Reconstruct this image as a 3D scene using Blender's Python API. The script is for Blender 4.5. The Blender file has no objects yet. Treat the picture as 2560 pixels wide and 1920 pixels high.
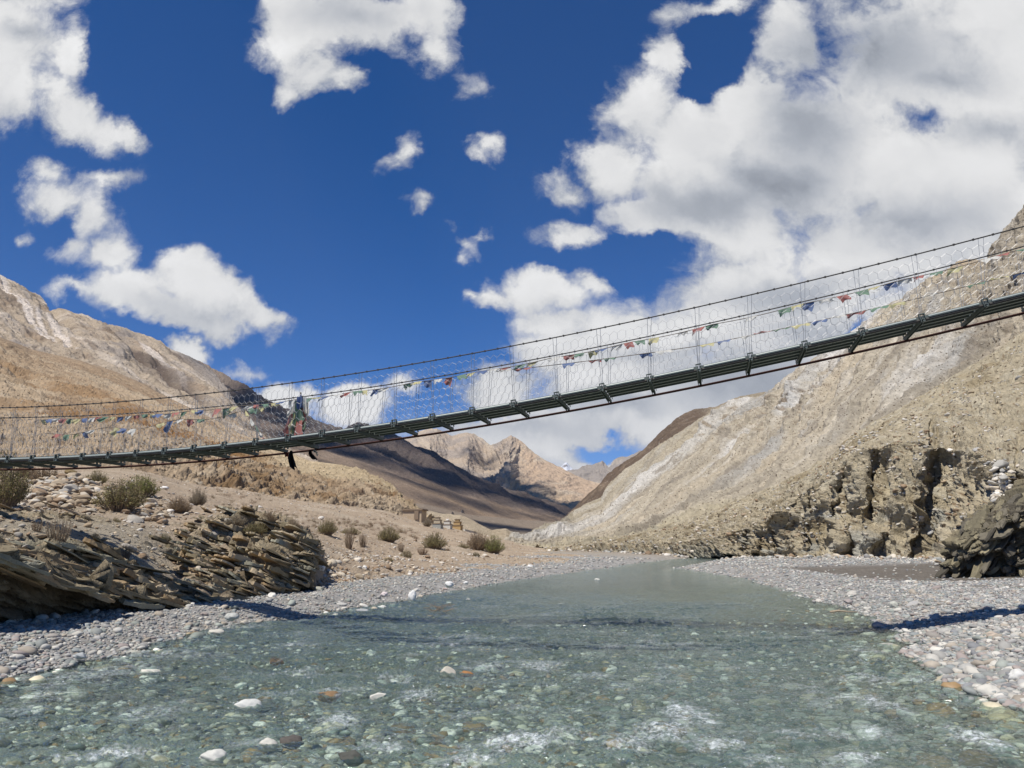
import bpy, math, random
import numpy as np
from mathutils import Vector, Matrix

rng = np.random.default_rng(7)
random.seed(7)
C = bpy.context.scene.collection
F = 1920.0                     # focal length in photo pixels (2560 wide)
HOR = 1365.0                   # horizon row
CAMH = 1.66                    # eye height over the water
PIT = math.atan((HOR - 960) / F)
CP, SP = math.cos(PIT), math.sin(PIT)

SUN = Vector((-0.36, -0.46, 1.0)).normalized()
# ------------------------------------------------------------------ helpers
def ray(px, py):
    v = (960 - np.asarray(py, float)) / F
    u = (np.asarray(px, float) - 1280) / F
    return np.stack(np.broadcast_arrays(u, CP - v * SP, v * CP + SP), -1)

def at(px, py, Y):
    d = ray(px, py)
    k = np.asarray(Y, float) / d[..., 1]
    return d * k[..., None] + np.array([0, 0, CAMH])

def on_z(px, py, z=0.0):
    d = ray(px, py)
    k = (z - CAMH) / d[..., 2]
    return d * k[..., None] + np.array([0, 0, CAMH])

_perm = np.random.default_rng(3).permutation(65536).astype(np.int64)
_ang = np.random.default_rng(4).random(65536) * 2 * np.pi
_gx, _gy = np.cos(_ang).astype(np.float32), np.sin(_ang).astype(np.float32)

def noise2(x, y, seed=0):
    x = np.asarray(x, np.float32); y = np.asarray(y, np.float32)
    x, y = np.broadcast_arrays(x, y)
    fx = np.floor(x); fy = np.floor(y)
    ix = fx.astype(np.int64); iy = fy.astype(np.int64)
    fx = x - fx; fy = y - fy
    def h(a, b):
        return _perm[(_perm[(a + seed * 131) & 65535] + b * 7 + seed) & 65535]
    def g(a, b, dx, dy):
        k = h(a, b)
        return _gx[k] * dx + _gy[k] * dy
    n00 = g(ix, iy, fx, fy); n10 = g(ix + 1, iy, fx - 1, fy)
    n01 = g(ix, iy + 1, fx, fy - 1); n11 = g(ix + 1, iy + 1, fx - 1, fy - 1)
    u = fx * fx * fx * (fx * (fx * 6 - 15) + 10); v = fy * fy * fy * (fy * (fy * 6 - 15) + 10)
    a = n00 + u * (n10 - n00); b = n01 + u * (n11 - n01)
    return (a + v * (b - a)) * 1.5

def fbm(x, y, oct=5, seed=0, gain=0.5, lac=2.03, ridge=False):
    s = 0.0; a = 1.0; t = 0.0
    for o in range(oct):
        n = noise2(x * lac ** o + o * 17.3, y * lac ** o - o * 9.1, seed + o)
        s = s + a * (1 - 2 * np.abs(n) if ridge else n)
        t += a; a *= gain
    return s / t

def sstep(a, b, x):
    t = np.clip((x - a) / (b - a), 0, 1)
    return t * t * (3 - 2 * t)

def lerp(a, b, t):
    return a + (b - a) * t

def cmix(c, col, w):
    return c + (np.array(col, float) - c) * np.clip(w, 0, 1)[..., None]

# ------------------------------------------------------------------ object bookkeeping
def tag(o, label=None, cat=None, group=None, kind=None):
    if label: o['label'] = label
    if cat: o['category'] = cat
    if group: o['group'] = group
    if kind: o['kind'] = kind
    return o

def empty(name, loc=(0, 0, 0), rz=0.0):
    o = bpy.data.objects.new(name, None)
    o.location = loc; o.rotation_euler = (0, 0, rz); o.empty_display_size = 0.1
    C.objects.link(o)
    return o

def mesh_obj(name, V, Fs, mat, parent=None, smooth=False, attrs=None, mats=None):
    """V (n,3) array; Fs = (m,k) int array or list of such arrays."""
    me = bpy.data.meshes.new(name)
    V = np.asarray(V, np.float32)
    if not isinstance(Fs, list): Fs = [Fs]
    Fs = [np.asarray(f, np.int32) for f in Fs if len(f)]
    nl = sum(f.size for f in Fs); npol = sum(len(f) for f in Fs)
    me.vertices.add(len(V)); me.vertices.foreach_set('co', V.ravel())
    me.loops.add(nl); me.polygons.add(npol)
    me.loops.foreach_set('vertex_index', np.concatenate([f.ravel() for f in Fs]))
    sizes = np.concatenate([np.full(len(f), f.shape[1], np.int32) for f in Fs])
    me.polygons.foreach_set('loop_start', np.concatenate([[0], np.cumsum(sizes)[:-1]]).astype(np.int32))
    me.polygons.foreach_set('use_smooth', np.full(npol, smooth, bool))
    me.update(calc_edges=True)
    for k, a in (attrs or {}).items():
        a = np.asarray(a, np.float32)
        if a.ndim == 1:
            at_ = me.attributes.new(k, 'FLOAT', 'POINT'); at_.data.foreach_set('value', a)
        else:
            at_ = me.attributes.new(k, 'FLOAT_COLOR', 'POINT')
            at_.data.foreach_set('color', np.concatenate([a, np.ones((len(a), 1), np.float32)], 1).ravel())
    for m in (mats or [mat]): me.materials.append(m)
    o = bpy.data.objects.new(name, me)
    C.objects.link(o)
    if parent: o.parent = parent
    return o

def grid_faces(nu, nv):
    i = np.arange(nu * nv).reshape(nu, nv)
    return np.stack([i[:-1, :-1], i[1:, :-1], i[1:, 1:], i[:-1, 1:]], -1).reshape(-1, 4)

class MB:
    """collects boxes, tubes and sheets into one mesh"""
    def __init__(s): s.V = []; s.Q = []; s.T = []; s.n = 0; s.Cc = []
    def add(s, V, Q=None, T=None, col=None):
        V = np.asarray(V, float); 
        if Q is not None and len(Q): s.Q.append(np.asarray(Q) + s.n)
        if T is not None and len(T): s.T.append(np.asarray(T) + s.n)
        s.V.append(V); s.n += len(V)
        if col is not None: s.Cc.append(np.tile(np.asarray(col, float), (len(V), 1)) if np.ndim(col) == 1 else col)
    def box(s, c, size, R=None, taper=1.0, col=None):
        h = np.array(size) / 2
        P = np.array([[x, y, z] for z in (-1, 1) for y in (-1, 1) for x in (-1, 1)], float)
        P[4:, :2] *= taper
        P = P * h
        if R is not None: P = P @ np.array(R).T
        s.add(P + np.array(c), [[0, 2, 3, 1], [4, 5, 7, 6], [0, 1, 5, 4], [2, 6, 7, 3], [0, 4, 6, 2], [1, 3, 7, 5]], col=col)
    def tube(s, P, r, k=5, col=None, cap=True):
        P = np.asarray(P, float); n = len(P)
        r = np.broadcast_to(np.asarray(r, float), (n,))
        T = np.gradient(P, axis=0); T /= np.linalg.norm(T, axis=1, keepdims=True) + 1e-9
        up = np.array([0, 0, 1.0])
        A = np.cross(T, up); bad = np.linalg.norm(A, axis=1) < 0.1
        A[bad] = np.cross(T[bad], [1.0, 0, 0]); A /= np.linalg.norm(A, axis=1, keepdims=True)
        B = np.cross(T, A)
        th = np.arange(k) / k * 2 * np.pi
        V = P[:, None] + r[:, None, None] * (np.cos(th)[None, :, None] * A[:, None] + np.sin(th)[None, :, None] * B[:, None])
        idx = np.arange(n * k).reshape(n, k)
        Q = np.stack([idx[:-1], np.roll(idx, -1, 1)[:-1], np.roll(idx, -1, 1)[1:], idx[1:]], -1).reshape(-1, 4)
        T3 = None
        V = V.reshape(-1, 3)
        if cap:
            V = np.concatenate([V, P[:1], P[-1:]]); a, b = n * k, n * k + 1
            T3 = [[a, idx[0][(j + 1) % k], idx[0][j]] for j in range(k)] + [[b, idx[-1][j], idx[-1][(j + 1) % k]] for j in range(k)]
        s.add(V, Q, T3, col)
    def build(s, name, mat, parent=None, smooth=False):
        Fs = []
        if s.Q: Fs.append(np.concatenate(s.Q))
        if s.T: Fs.append(np.concatenate(s.T))
        at_ = {'col': np.concatenate(s.Cc)} if s.Cc else None
        return mesh_obj(name, np.concatenate(s.V), Fs, mat, parent, smooth, at_)

# ------------------------------------------------------------------ materials
def new_mat(name):
    m = bpy.data.materials.new(name); m.use_nodes = True
    nt = m.node_tree; nt.nodes.clear()
    return m, nt

class N:
    """tiny node-tree builder"""
    def __init__(s, nt): s.nt = nt
    def node(s, t, **kw):
        n = s.nt.nodes.new(t)
        for k, v in kw.items(): setattr(n, k, v)
        return n
    def set(s, n, i, v):
        if v is None: return
        if isinstance(v, bpy.types.NodeSocket): s.nt.links.new(v, n.inputs[i])
        else: n.inputs[i].default_value = v
    def math(s, op, a, b=None, c=None, clamp=False):
        n = s.node('ShaderNodeMath', operation=op, use_clamp=clamp)
        s.set(n, 0, a); s.set(n, 1, b); s.set(n, 2, c)
        return n.outputs[0]
    def vmath(s, op, a, b=None, scale=None):
        n = s.node('ShaderNodeVectorMath', operation=op)
        s.set(n, 0, a); s.set(n, 1, b)
        if scale is not None: s.set(n, 'Scale', scale)
        return n.outputs['Value'] if op in ('LENGTH', 'DOT_PRODUCT', 'DISTANCE') else n.outputs[0]
    def noise(s, vec, scale, detail=4, rough=0.5, dist=0.0, dim='3D', out='Fac'):
        n = s.node('ShaderNodeTexNoise', noise_dimensions=dim)
        s.set(n, 'Vector', vec); s.set(n, 'Scale', scale); s.set(n, 'Detail', detail); s.set(n, 'Roughness', rough); s.set(n, 'Distortion', dist)
        return n.outputs[out]
    def voro(s, vec, scale, feature='F1', out='Distance', rnd=1.0):
        n = s.node('ShaderNodeTexVoronoi', feature=feature)
        s.set(n, 'Vector', vec); s.set(n, 'Scale', scale); s.set(n, 'Randomness', rnd)
        return n.outputs[out]
    def mrange(s, v, a, b, c=0.0, d=1.0, smooth=True):
        n = s.node('ShaderNodeMapRange', interpolation_type='SMOOTHSTEP' if smooth else 'LINEAR')
        s.set(n, 0, v); s.set(n, 1, a); s.set(n, 2, b); s.set(n, 3, c); s.set(n, 4, d)
        return n.outputs[0]
    def mix(s, f, a, b, blend='MIX'):
        n = s.node('ShaderNodeMix', data_type='RGBA', blend_type=blend)
        s.set(n, 'Factor', f)
        for k, v in ((6, a), (7, b)):
            if isinstance(v, bpy.types.NodeSocket): s.nt.links.new(v, n.inputs[k])
            else: n.inputs[k].default_value = (*v, 1) if len(v) == 3 else v
        return n.outputs[2]
    def combine(s, x, y, z):
        n = s.node('ShaderNodeCombineXYZ'); s.set(n, 0, x); s.set(n, 1, y); s.set(n, 2, z); return n.outputs[0]
    def sep(s, v):
        n = s.node('ShaderNodeSeparateXYZ'); s.set(n, 0, v); return n.outputs
    def attr(s, name, out='Color'):
        n = s.node('ShaderNodeAttribute', attribute_name=name); return n.outputs[out]
    def bump(s, h, strength, dist, normal=None):
        n = s.node('ShaderNodeBump'); s.set(n, 'Strength', strength); s.set(n, 'Distance', dist); s.set(n, 'Height', h)
        if normal is not None: s.set(n, 'Normal', normal)
        return n.outputs[0]
    def principled(s, color, rough=0.9, normal=None, spec=0.2, **kw):
        n = s.node('ShaderNodeBsdfPrincipled')
        if isinstance(color, bpy.types.NodeSocket): s.nt.links.new(color, n.inputs['Base Color'])
        else: n.inputs['Base Color'].default_value = (*color, 1)
        s.set(n, 'Roughness', rough); s.set(n, 'Specular IOR Level', spec)
        if normal is not None: s.set(n, 'Normal', normal)
        for k, v in kw.items(): s.set(n, k, v)
        return n.outputs[0]
    def out(s, sh):
        n = s.node('ShaderNodeOutputMaterial'); s.nt.links.new(sh, n.inputs[0])

def earth_mat(name, scale, spot=0.35, var=0.35, bump=0.6, light=0.0):
    """stony earth: vertex colour times several scales of real colour variation (stones, grit, dark scrub-stained specks)"""
    m, nt = new_mat(name); n = N(nt)
    pos = n.node('ShaderNodeNewGeometry').outputs['Position']
    base = n.attr('col')
    a = n.noise(pos, 0.35 / scale, 5, 0.6)
    b = n.noise(pos, 1.6 / scale, 6, 0.7)
    g = n.noise(pos, 9.0 / scale, 3, 0.7)
    v = n.math('ADD', n.math('MULTIPLY', n.math('SUBTRACT', a, 0.5), var * 1.1), n.math('MULTIPLY', n.math('SUBTRACT', b, 0.5), var * 1.5))
    v = n.math('ADD', v, n.math('MULTIPLY', n.math('SUBTRACT', g, 0.5), var * 1.2))
    v = n.math('ADD', v, 1.0)
    col = n.vmath('SCALE', base, scale=v)
    # stones: voronoi cells, each its own tone
    vc = n.node('ShaderNodeTexVoronoi', feature='F1'); n.set(vc, 'Vector', pos); n.set(vc, 'Scale', 2.2 / scale)
    cellv = n.sep(vc.outputs['Color'])[0]
    st = n.math('MULTIPLY', n.mrange(vc.outputs['Distance'], 0.25, 0.4, 1, 0), n.mrange(cellv, 0.72, 0.78))
    st = n.math('MULTIPLY', st, n.mrange(a, 0.42, 0.6))
    col = n.mix(n.math('MULTIPLY', st, spot), col, (0.46, 0.41, 0.33))
    dk = n.math('MULTIPLY', n.mrange(vc.outputs['Distance'], 0.24, 0.42, 1, 0), n.mrange(cellv, 0.36, 0.28))
    dk = n.math('MULTIPLY', dk, n.mrange(b, 0.40, 0.56))
    col = n.mix(n.math('MULTIPLY', dk, spot * 1.4), col, (0.10, 0.075, 0.05))
    h = n.math('ADD', n.math('MULTIPLY', b, 0.8), n.math('MULTIPLY', g, 0.25))
    h = n.math('ADD', h, n.math('MULTIPLY', st, 0.25))
    nr = n.bump(h, bump, 0.55 * scale)
    n.out(n.principled(col, 0.95, nr, 0.12))
    return m

def col_mat(name, rough=0.85, spec=0.25, noise_scale=25, var=0.35, bump=0.2, bdist=0.02):
    m, nt = new_mat(name); n = N(nt)
    pos = n.node('ShaderNodeNewGeometry').outputs['Position']
    a = n.noise(pos, noise_scale, 5, 0.65)
    v = n.math('ADD', 1.0, n.math('MULTIPLY', n.math('SUBTRACT', a, 0.5), var * 2))
    col = n.vmath('SCALE', n.attr('col'), scale=v)
    n.out(n.principled(col, rough, n.bump(a, bump, bdist), spec))
    return m

def flat_mat(name, rgb, rough=0.6, spec=0.3, metallic=0.0, var=0.25, scale=14, bump=0.15, bdist=0.01, trans=0.0):
    m, nt = new_mat(name); n = N(nt)
    pos = n.node('ShaderNodeNewGeometry').outputs['Position']
    a = n.noise(pos, scale, 5, 0.65)
    v = n.math('ADD', 1.0, n.math('MULTIPLY', n.math('SUBTRACT', a, 0.5), var * 2))
    rn = n.node('ShaderNodeRGB'); rn.outputs[0].default_value = (*rgb, 1)
    col = n.vmath('SCALE', rn.outputs[0], scale=v)
    sh = n.principled(col, rough, n.bump(a, bump, bdist), spec, Metallic=metallic)
    if trans > 0:
        t = n.node('ShaderNodeBsdfTranslucent'); nt.links.new(col, t.inputs[0])
        mx = n.node('ShaderNodeMixShader'); mx.inputs[0].default_value = trans
        nt.links.new(sh, mx.inputs[1]); nt.links.new(t.outputs[0], mx.inputs[2]); sh = mx.outputs[0]
    n.out(sh)
    return m

# ------------------------------------------------------------------ lofted terrain
def resample(cont, xs):
    c = np.array(cont, float); c = c[np.argsort(c[:, 0])]
    return at(xs, np.interp(xs, c[:, 0], c[:, 1]), np.interp(xs, c[:, 0], c[:, 2]))

def loft(conts, xs, spans, smooth=6, raw=None):
    """conts: contours near->far of (px,row,Y) or ready (n,3) arrays; spans: samples between neighbours"""
    K = [c if isinstance(c, np.ndarray) else resample(c, xs) for c in conts]
    rows = []; tt = []
    for j, n in enumerate(spans):
        for k in range(n):
            t = k / n
            rows.append(K[j] * (1 - t) + K[j + 1] * t); tt.append(j + t)
    rows.append(K[-1]); tt.append(len(spans))
    P = np.stack(rows, 1)
    for _ in range(smooth):
        Q = P.copy(); Q[:, 1:-1] = (P[:, :-2] + 2 * P[:, 1:-1] + P[:, 2:]) / 4; P = Q
    return P, np.array(tt)

def normals(P):
    a = np.gradient(P, axis=0); b = np.gradient(P, axis=1)
    n = np.cross(a, b); n /= np.linalg.norm(n, axis=-1, keepdims=True) + 1e-9
    return n

def arclen(P):
    mid = P[:, P.shape[1] // 2]; s = np.concatenate([[0], np.cumsum(np.linalg.norm(np.diff(mid, axis=0), axis=1))])
    col = P[P.shape[0] // 2]; t = np.concatenate([[0], np.cumsum(np.linalg.norm(np.diff(col, axis=0), axis=1))])
    return s[:, None], t[None, :]

def back(conts_top, xs, dY, drop):
    """the far side of a ridge: real depth behind the skyline"""
    T = resample(conts_top, xs)
    B = T.copy(); B[:, 1] += dY; B[:, 0] *= (T[:, 1] + dY) / T[:, 1]; B[:, 2] = B[:, 2] - drop
    return B

def terrain(name, P, col, mat, kind='structure', label=None, cat=None, attrs=None):
    L = {'rock_hill': 1.3, 'rock_mid': 3.2, 'rock_far': 9.0}.get(mat.name)
    if L: col = col * (1 + .42 * fbm(P[..., 0] / L + P[..., 2] / L * .6, P[..., 1] / L + P[..., 2] / L * .8, 4, 997, .7))[..., None]
    nu, nv = P.shape[:2]
    o = mesh_obj(name, P.reshape(-1, 3), grid_faces(nu, nv), mat, smooth=True, attrs={'col': np.clip(col, 0.01, 0.9).reshape(-1, 3), **(attrs or {})})
    tag(o, label, cat, kind=kind)
    return o

exec_parts = []
M_far = earth_mat('rock_far', 14, 0.25, 0.3, 0.7)
M_mid = earth_mat('rock_mid', 3.6, 0.6, 0.46, 1.0)
M_hill = earth_mat('rock_hill', 1.35, 0.85, 0.5, 1.0)
M_near = earth_mat('rock_near', 0.5, 0.6, 0.42, 0.9)

# ---- river edges (world, at water level) as functions of distance Y
EL = np.array([(-420, 1775), (0, 1697), (220, 1660), (451, 1592), (600, 1560), (740, 1545), (900, 1518), (1157, 1473), (1308, 1448), (1446, 1430), (1497, 1422), (1562, 1412), (1681, 1398), (1779, 1392)], float)
ER = np.array([(3300, 2000), (2560, 1778), (2465, 1738), (2315, 1667), (2230, 1582), (2176, 1542), (2085, 1517), (1977, 1481), (1868, 1448), (1760, 1430), (1690, 1420), (1815, 1399.5), (1900, 1396)], float)
el = on_z(EL[:, 0], EL[:, 1]); er = on_z(ER[:, 0], ER[:, 1])
el = el[np.argsort(el[:, 1])]; er = er[np.argsort(er[:, 1])]

def river_edges(x, y):
    xl = np.interp(y, el[:, 1], el[:, 0]); xr = np.interp(y, er[:, 1], er[:, 0])
    xl = np.where(y < el[0, 1], el[0, 0] - (el[0, 1] - y) * 0.6, xl); xr = np.where(y < er[0, 1], er[0, 0] + (er[0, 1] - y) * 0.5, xr)
    w = 0.35 + y * 0.010
    xl = xl + w * fbm(y / (0.5 + 0.03 * 20), x * 0 + 3.3, 3, 11); xr = xr + w * fbm(y / 1.1, x * 0 + 8.3, 3, 12)
    return xl, xr

def ground_z(x, y, fine=True):
    xl, xr = river_edges(x, y)
    d = np.minimum(x - xl, xr - x)               # >0 inside the river
    wl = d > 0
    zr = -0.06 - 0.42 * sstep(0, 2.6, d) - 0.10 * sstep(2, 6, d)
    dl = xl - x; dr = x - xr
    zl = 0.24 * sstep(0, 1.6, dl) + 0.028 * np.clip(dl, 0, 20)
    zrr = 0.34 * sstep(0, 2.6, dr) + 0.25 * sstep(3, 16, dr) - 0.30 * sstep(1.2, 0, np.abs((y - 40 - 0.05 * dr) / 11)) * sstep(3.0, 7.0, dr)
    z = np.where(wl, zr, np.where(dl > 0, zl, zrr))
    z = z + 0.035 * fbm(x / 0.9, y / 0.9, 4, 21) + 0.05 * fbm(x / 5, y / 5, 3, 22)
    # side channel far up the left bank
    q = ((x - 3.6) / 4.2) ** 2 + ((y - 139) / 9) ** 2
    z = z - 1.0 * sstep(1.3, 0.6, q)
    return z

# ---- the one ground sheet: bed, banks and plain out to the horizon
def make_ground():
    ys = np.concatenate([np.geomspace(2.5, 60, 620), np.geomspace(60.6, 260, 190), np.geomspace(270, 9000, 50)])
    us = np.concatenate([np.linspace(-1.3, -0.76, 40), np.linspace(-0.755, 0.755, 900), np.linspace(0.76, 1.3, 40)])
    X = us[:, None] * (ys[None, :] + 1.0); Y = np.broadcast_to(ys[None, :], X.shape)
    Z = ground_z(X, Y)
    xl, xr = river_edges(X, Y)
    d = np.minimum(X - xl, xr - X)
    right = X > xr
    n1 = fbm(X / 0.6, Y / 0.6, 5, 31); n2 = fbm(X / 6, Y / 6, 4, 32)
    col = np.zeros(X.shape + (3,)) + np.array([0.36, 0.345, 0.32])
    col = cmix(col, [0.27, 0.26, 0.235], sstep(-0.1, 0.4, n1))
    # dry silt hollow on the right bank
    silt = right * sstep(1.15, 0.75, np.abs((Y - 40 - 0.05 * (X - xr)) / 11 + .25 * n2)) * sstep(3.0, 5.5, X - xr + 2 * n2)
    col = cmix(col, [0.165, 0.145, 0.12], silt * 0.95)
    silt2 = right * sstep(1.0, 0.2, np.abs((Y - 25.5) / 1.6 + n2)) * sstep(4, 7, X - xr)
    col = cmix(col, [0.20, 0.18, 0.14], silt2 * 0.7)
    bed = sstep(-0.3, 0.3, d)
    col = cmix(col, [0.25, 0.245, 0.20], bed)
    col = cmix(col, [0.19, 0.17, 0.12], bed * sstep(0.1, 0.5, n1) * 0.8)
    col = cmix(col, [0.34, 0.27, 0.18], sstep(70, 160, Y) * (1 - bed))
    return terrain('ground', np.stack([X, Y, Z], -1), col, M_near, 'structure', 'stony valley floor with river bed and cobble banks', 'ground')
make_ground()

# ---- left bank: rock outcrops by the water, sandy shelf with scrub behind
PX = [-900, -300, 0, 133, 272, 358, 452, 520, 581, 630, 665, 700, 745, 774, 800, 860, 960, 1157, 1308, 1420, 1500]
def cn(rows, Ys): return [(p, r, y) for p, r, y in zip(PX, rows, Ys)]
lip = cn([1240, 1310, 1383, 1414, 1455, 1481, 1514, 1512, 1503, 1482, 1474, 1470, 1460, 1448, 1474, 1464, 1452, 1437, 1424, 1410, 1399],
         [11.2, 11.6, 12.6, 14.2, 16.3, 17.2, 18.4, 19.4, 20.8, 21.4, 22, 22.7, 23.8, 24.6, 25.5, 28.5, 32, 39, 48.5, 61.5, 82])
m1 = cn([1190, 1245, 1305, 1325, 1352, 1378, 1415, 1425, 1418, 1412, 1402, 1400, 1392, 1395, 1446, 1437, 1423, 1410, 1402, 1397, 1393],
        [15.5, 16.5, 17.5, 18.7, 19.8, 20.6, 21.8, 22.6, 23.4, 23.9, 24.4, 25, 26, 26.8, 28.5, 32, 37, 49, 62, 75, 95])
m2 = cn([1160, 1218, 1262, 1272, 1285, 1292, 1305, 1306, 1310, 1318, 1325, 1332, 1345, 1368, 1402, 1392, 1385, 1380, 1388, 1388, 1388],
        [21, 22, 23.5, 24.5, 25.3, 26, 27.2, 28.3, 29.4, 29.6, 29.9, 30.2, 30.8, 31.4, 34, 42, 52, 70, 90, 110, 125])
m3 = cn([1120, 1178, 1203, 1205, 1215, 1225, 1245, 1255, 1270, 1282, 1290, 1297, 1305, 1311, 1318, 1325, 1330, 1345, 1372, 1380, 1384],
        [36, 38, 40, 41, 42, 43, 46, 50, 54, 55, 56, 57, 59, 60, 62, 70, 85, 105, 130, 140, 150])
m4 = cn([1060, 1135, 1158, 1162, 1168, 1178, 1202, 1216, 1220, 1228, 1236, 1244, 1251, 1255, 1258, 1264, 1276, 1326, 1360, 1370, 1376],
        [62, 65, 72, 75, 80, 85, 92, 98, 104, 107, 110, 113, 116, 118, 121, 128, 138, 175, 200, 215, 230])
RECESS = {-900: 1.6, -300: 1.7, 0: 1.7, 133: 1.5, 272: 1.2, 358: .9, 452: .1, 520: .05, 581: .3, 630: .9, 665: 1.2, 700: 1.4, 745: 1.2, 774: .6, 800: .05}
xsL = np.concatenate([np.linspace(-900, -60, 150), np.linspace(-58, 1180, 1050), np.linspace(1182, 1500, 140)])
lipw = resample(lip, xsL)
_g = lipw.copy()
for _ in range(6):                                  # beyond the ledges the shelf meets the gravel at ground level
    _r = np.interp(xsL, PX, [q[1] for q in lip]); _zz = ground_z(_g[:, 0], _g[:, 1]); _n = on_z(xsL, _r, np.minimum(_zz - .05, 1.2)); _g = lerp(_g, _n, .6)
lipw = lerp(lipw, _g, sstep(775, 815, xsL)[:, None])
rec = np.interp(xsL, list(RECESS), list(RECESS.values())) + 0.0
base = lipw.copy(); base[:, 1] += rec; base[:, 0] *= (base[:, 1] / lipw[:, 1]); base[:, 2] = np.minimum(0.0, lipw[:, 2] - 0.3)
edgew = lipw.copy(); edgew[:, 1] += 0.03 + rec * 0.25; edgew[:, 0] *= edgew[:, 1] / lipw[:, 1]; edgew[:, 2] = lerp(lipw[:, 2], base[:, 2], 0.22)
base[:, 2] = np.where(xsL > 800, lipw[:, 2] - .3, base[:, 2])
PL, tL = loft([base, edgew, lipw, resample(m1, xsL), resample(m2, xsL), resample(m3, xsL), resample(m4, xsL)], xsL, [40, 24, 150, 210, 130, 70], 3)
LEFT = {}
def make_left():
    P = PL; Nn = normals(P)
    pxg = xsL[:, None] + 0 * tL[None, :]; tg = 0 * xsL[:, None] + tL[None, :]
    x, y, z = P[..., 0], P[..., 1], P[..., 2]
    # strata: beds dipping down to the right as seen from the river
    q = (z + 0.28 * x + 0.20 * y) + 0.07 * fbm(x / 2.5, y / 2.5, 3, 41)
    bands = fbm(q / 0.32, (x + y) / 6.0, 4, 42, 0.6) + 0.5 * noise2(q / 0.11, (x - y) / 2.5, 43)
    hard = sstep(-0.15, 0.25, bands)
    lump = fbm(x / 0.55, z / 0.3 + y / 0.6, 5, 44, 0.6)
    # where rock crops out (outcrop masks in bank coordinates)
    def blob(cx, ct, rx, rt): return sstep(1.25, 0.55, ((pxg - cx) / rx) ** 2 + ((tg - ct) / rt) ** 2)
    m_out2 = np.maximum(blob(640, 3.0, 190, 1.35), blob(700, 2.4, 110, 1.2)) * sstep(795, 765, pxg)
    m_out1 = np.maximum(blob(60, 1.8, 420, 0.75), blob(330, 2.3, 130, 0.35))
    m_low = sstep(2.25, 1.9, tg) * sstep(800, 770, pxg)
    n0 = fbm(x / 3.0, y / 3.0, 4, 45)
    m_mid = blob(250, 3.3, 330, 0.9) * sstep(-0.05, 0.3, n0) * 0.8
    rock = np.clip(np.maximum.reduce([m_out2, m_out1 * sstep(-0.3, 0.05, n0 + 0.2), m_low, m_mid]), 0, 1)
    smoothfan = blob(510, 2.7, 75, 0.75)
    rock *= 1 - smoothfan
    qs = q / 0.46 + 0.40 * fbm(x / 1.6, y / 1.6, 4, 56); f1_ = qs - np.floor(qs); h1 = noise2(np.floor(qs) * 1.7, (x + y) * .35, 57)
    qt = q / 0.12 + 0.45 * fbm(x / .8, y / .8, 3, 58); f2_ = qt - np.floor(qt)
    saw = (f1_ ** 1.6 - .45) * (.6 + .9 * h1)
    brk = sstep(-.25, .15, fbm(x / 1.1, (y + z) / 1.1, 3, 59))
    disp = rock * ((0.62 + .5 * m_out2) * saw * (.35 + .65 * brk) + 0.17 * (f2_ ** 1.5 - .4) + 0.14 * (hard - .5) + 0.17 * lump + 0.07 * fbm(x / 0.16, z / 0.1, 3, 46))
    big = m_out2 * (0.35 * fbm(x / 1.9, z / 1.3 + y / 3, 4, 47)) + .22 * sstep(.05, .6, m_out2) * sstep(782, 752, pxg + 14 * fbm(tg * 4, y * 0 + 1, 2, 39)) * sstep(2.0, 2.3, tg)
    earth = (1 - rock) * (0.09 * fbm(x / 1.2, y / 1.6, 5, 48) * np.clip(y / 25, 0.6, 2) + 0.55 * fbm(x / 14, y / 14, 3, 49) * sstep(2.2, 3.5, tg) * sstep(5.98, 5.3, tg))
    shelf = sstep(775, 805, pxg) * sstep(2.25, 2.05, tg)
    P2 = P + Nn * ((disp + big + earth) * (1 - shelf))[..., None]
    # small cut bank along the front of the sandy shelf
    cut = sstep(830, 900, pxg) * sstep(1480, 1350, pxg) * sstep(2.02, 2.12, tg + 0.35 * fbm(x / 3, y / 8, 3, 53)) * sstep(3.2, 2.2, tg)
    # colour
    col = np.zeros(P.shape) + np.array([0.40, 0.315, 0.225])
    w1 = fbm(x / 9, y / 12, 4, 50); w2 = fbm(x / 2.2, y / 3, 5, 51)
    col = cmix(col, [0.47, 0.39, 0.29], sstep(0.0, 0.5, w1) * 0.8)
    col = cmix(col, [0.29, 0.22, 0.155], sstep(0.05, 0.5, w2) * 0.7)
    col = cmix(col, [0.33, 0.295, 0.225], sstep(4.4, 3.2, tg) * sstep(520, 330, pxg) * 0.75)
    col = cmix(col, [0.335, 0.265, 0.19], smoothfan)
    rc = np.zeros(P.shape) + np.array([0.25, 0.205, 0.135])
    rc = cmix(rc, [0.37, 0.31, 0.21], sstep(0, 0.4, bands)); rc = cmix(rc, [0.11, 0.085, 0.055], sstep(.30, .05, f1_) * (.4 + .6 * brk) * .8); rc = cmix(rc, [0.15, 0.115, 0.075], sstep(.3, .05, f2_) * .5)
    rc = cmix(rc, [0.17, 0.13, 0.085], sstep(0.0, -0.4, bands) * 0.8)
    rc = cmix(rc, [0.24, 0.24, 0.18], sstep(0.1, 0.4, fbm(x / 1.3, z / 0.8, 3, 52)) * 0.6)
    rc = cmix(rc, [0.34, 0.22, 0.11], sstep(0.15, 0.45, fbm(x / 0.8, z / 0.35, 3, 54)) * 0.5)
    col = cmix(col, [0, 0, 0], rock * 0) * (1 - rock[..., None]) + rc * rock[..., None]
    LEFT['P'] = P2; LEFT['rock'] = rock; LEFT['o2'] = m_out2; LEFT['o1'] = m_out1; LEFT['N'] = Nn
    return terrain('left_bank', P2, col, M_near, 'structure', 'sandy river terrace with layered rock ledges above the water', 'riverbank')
make_left()

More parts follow.
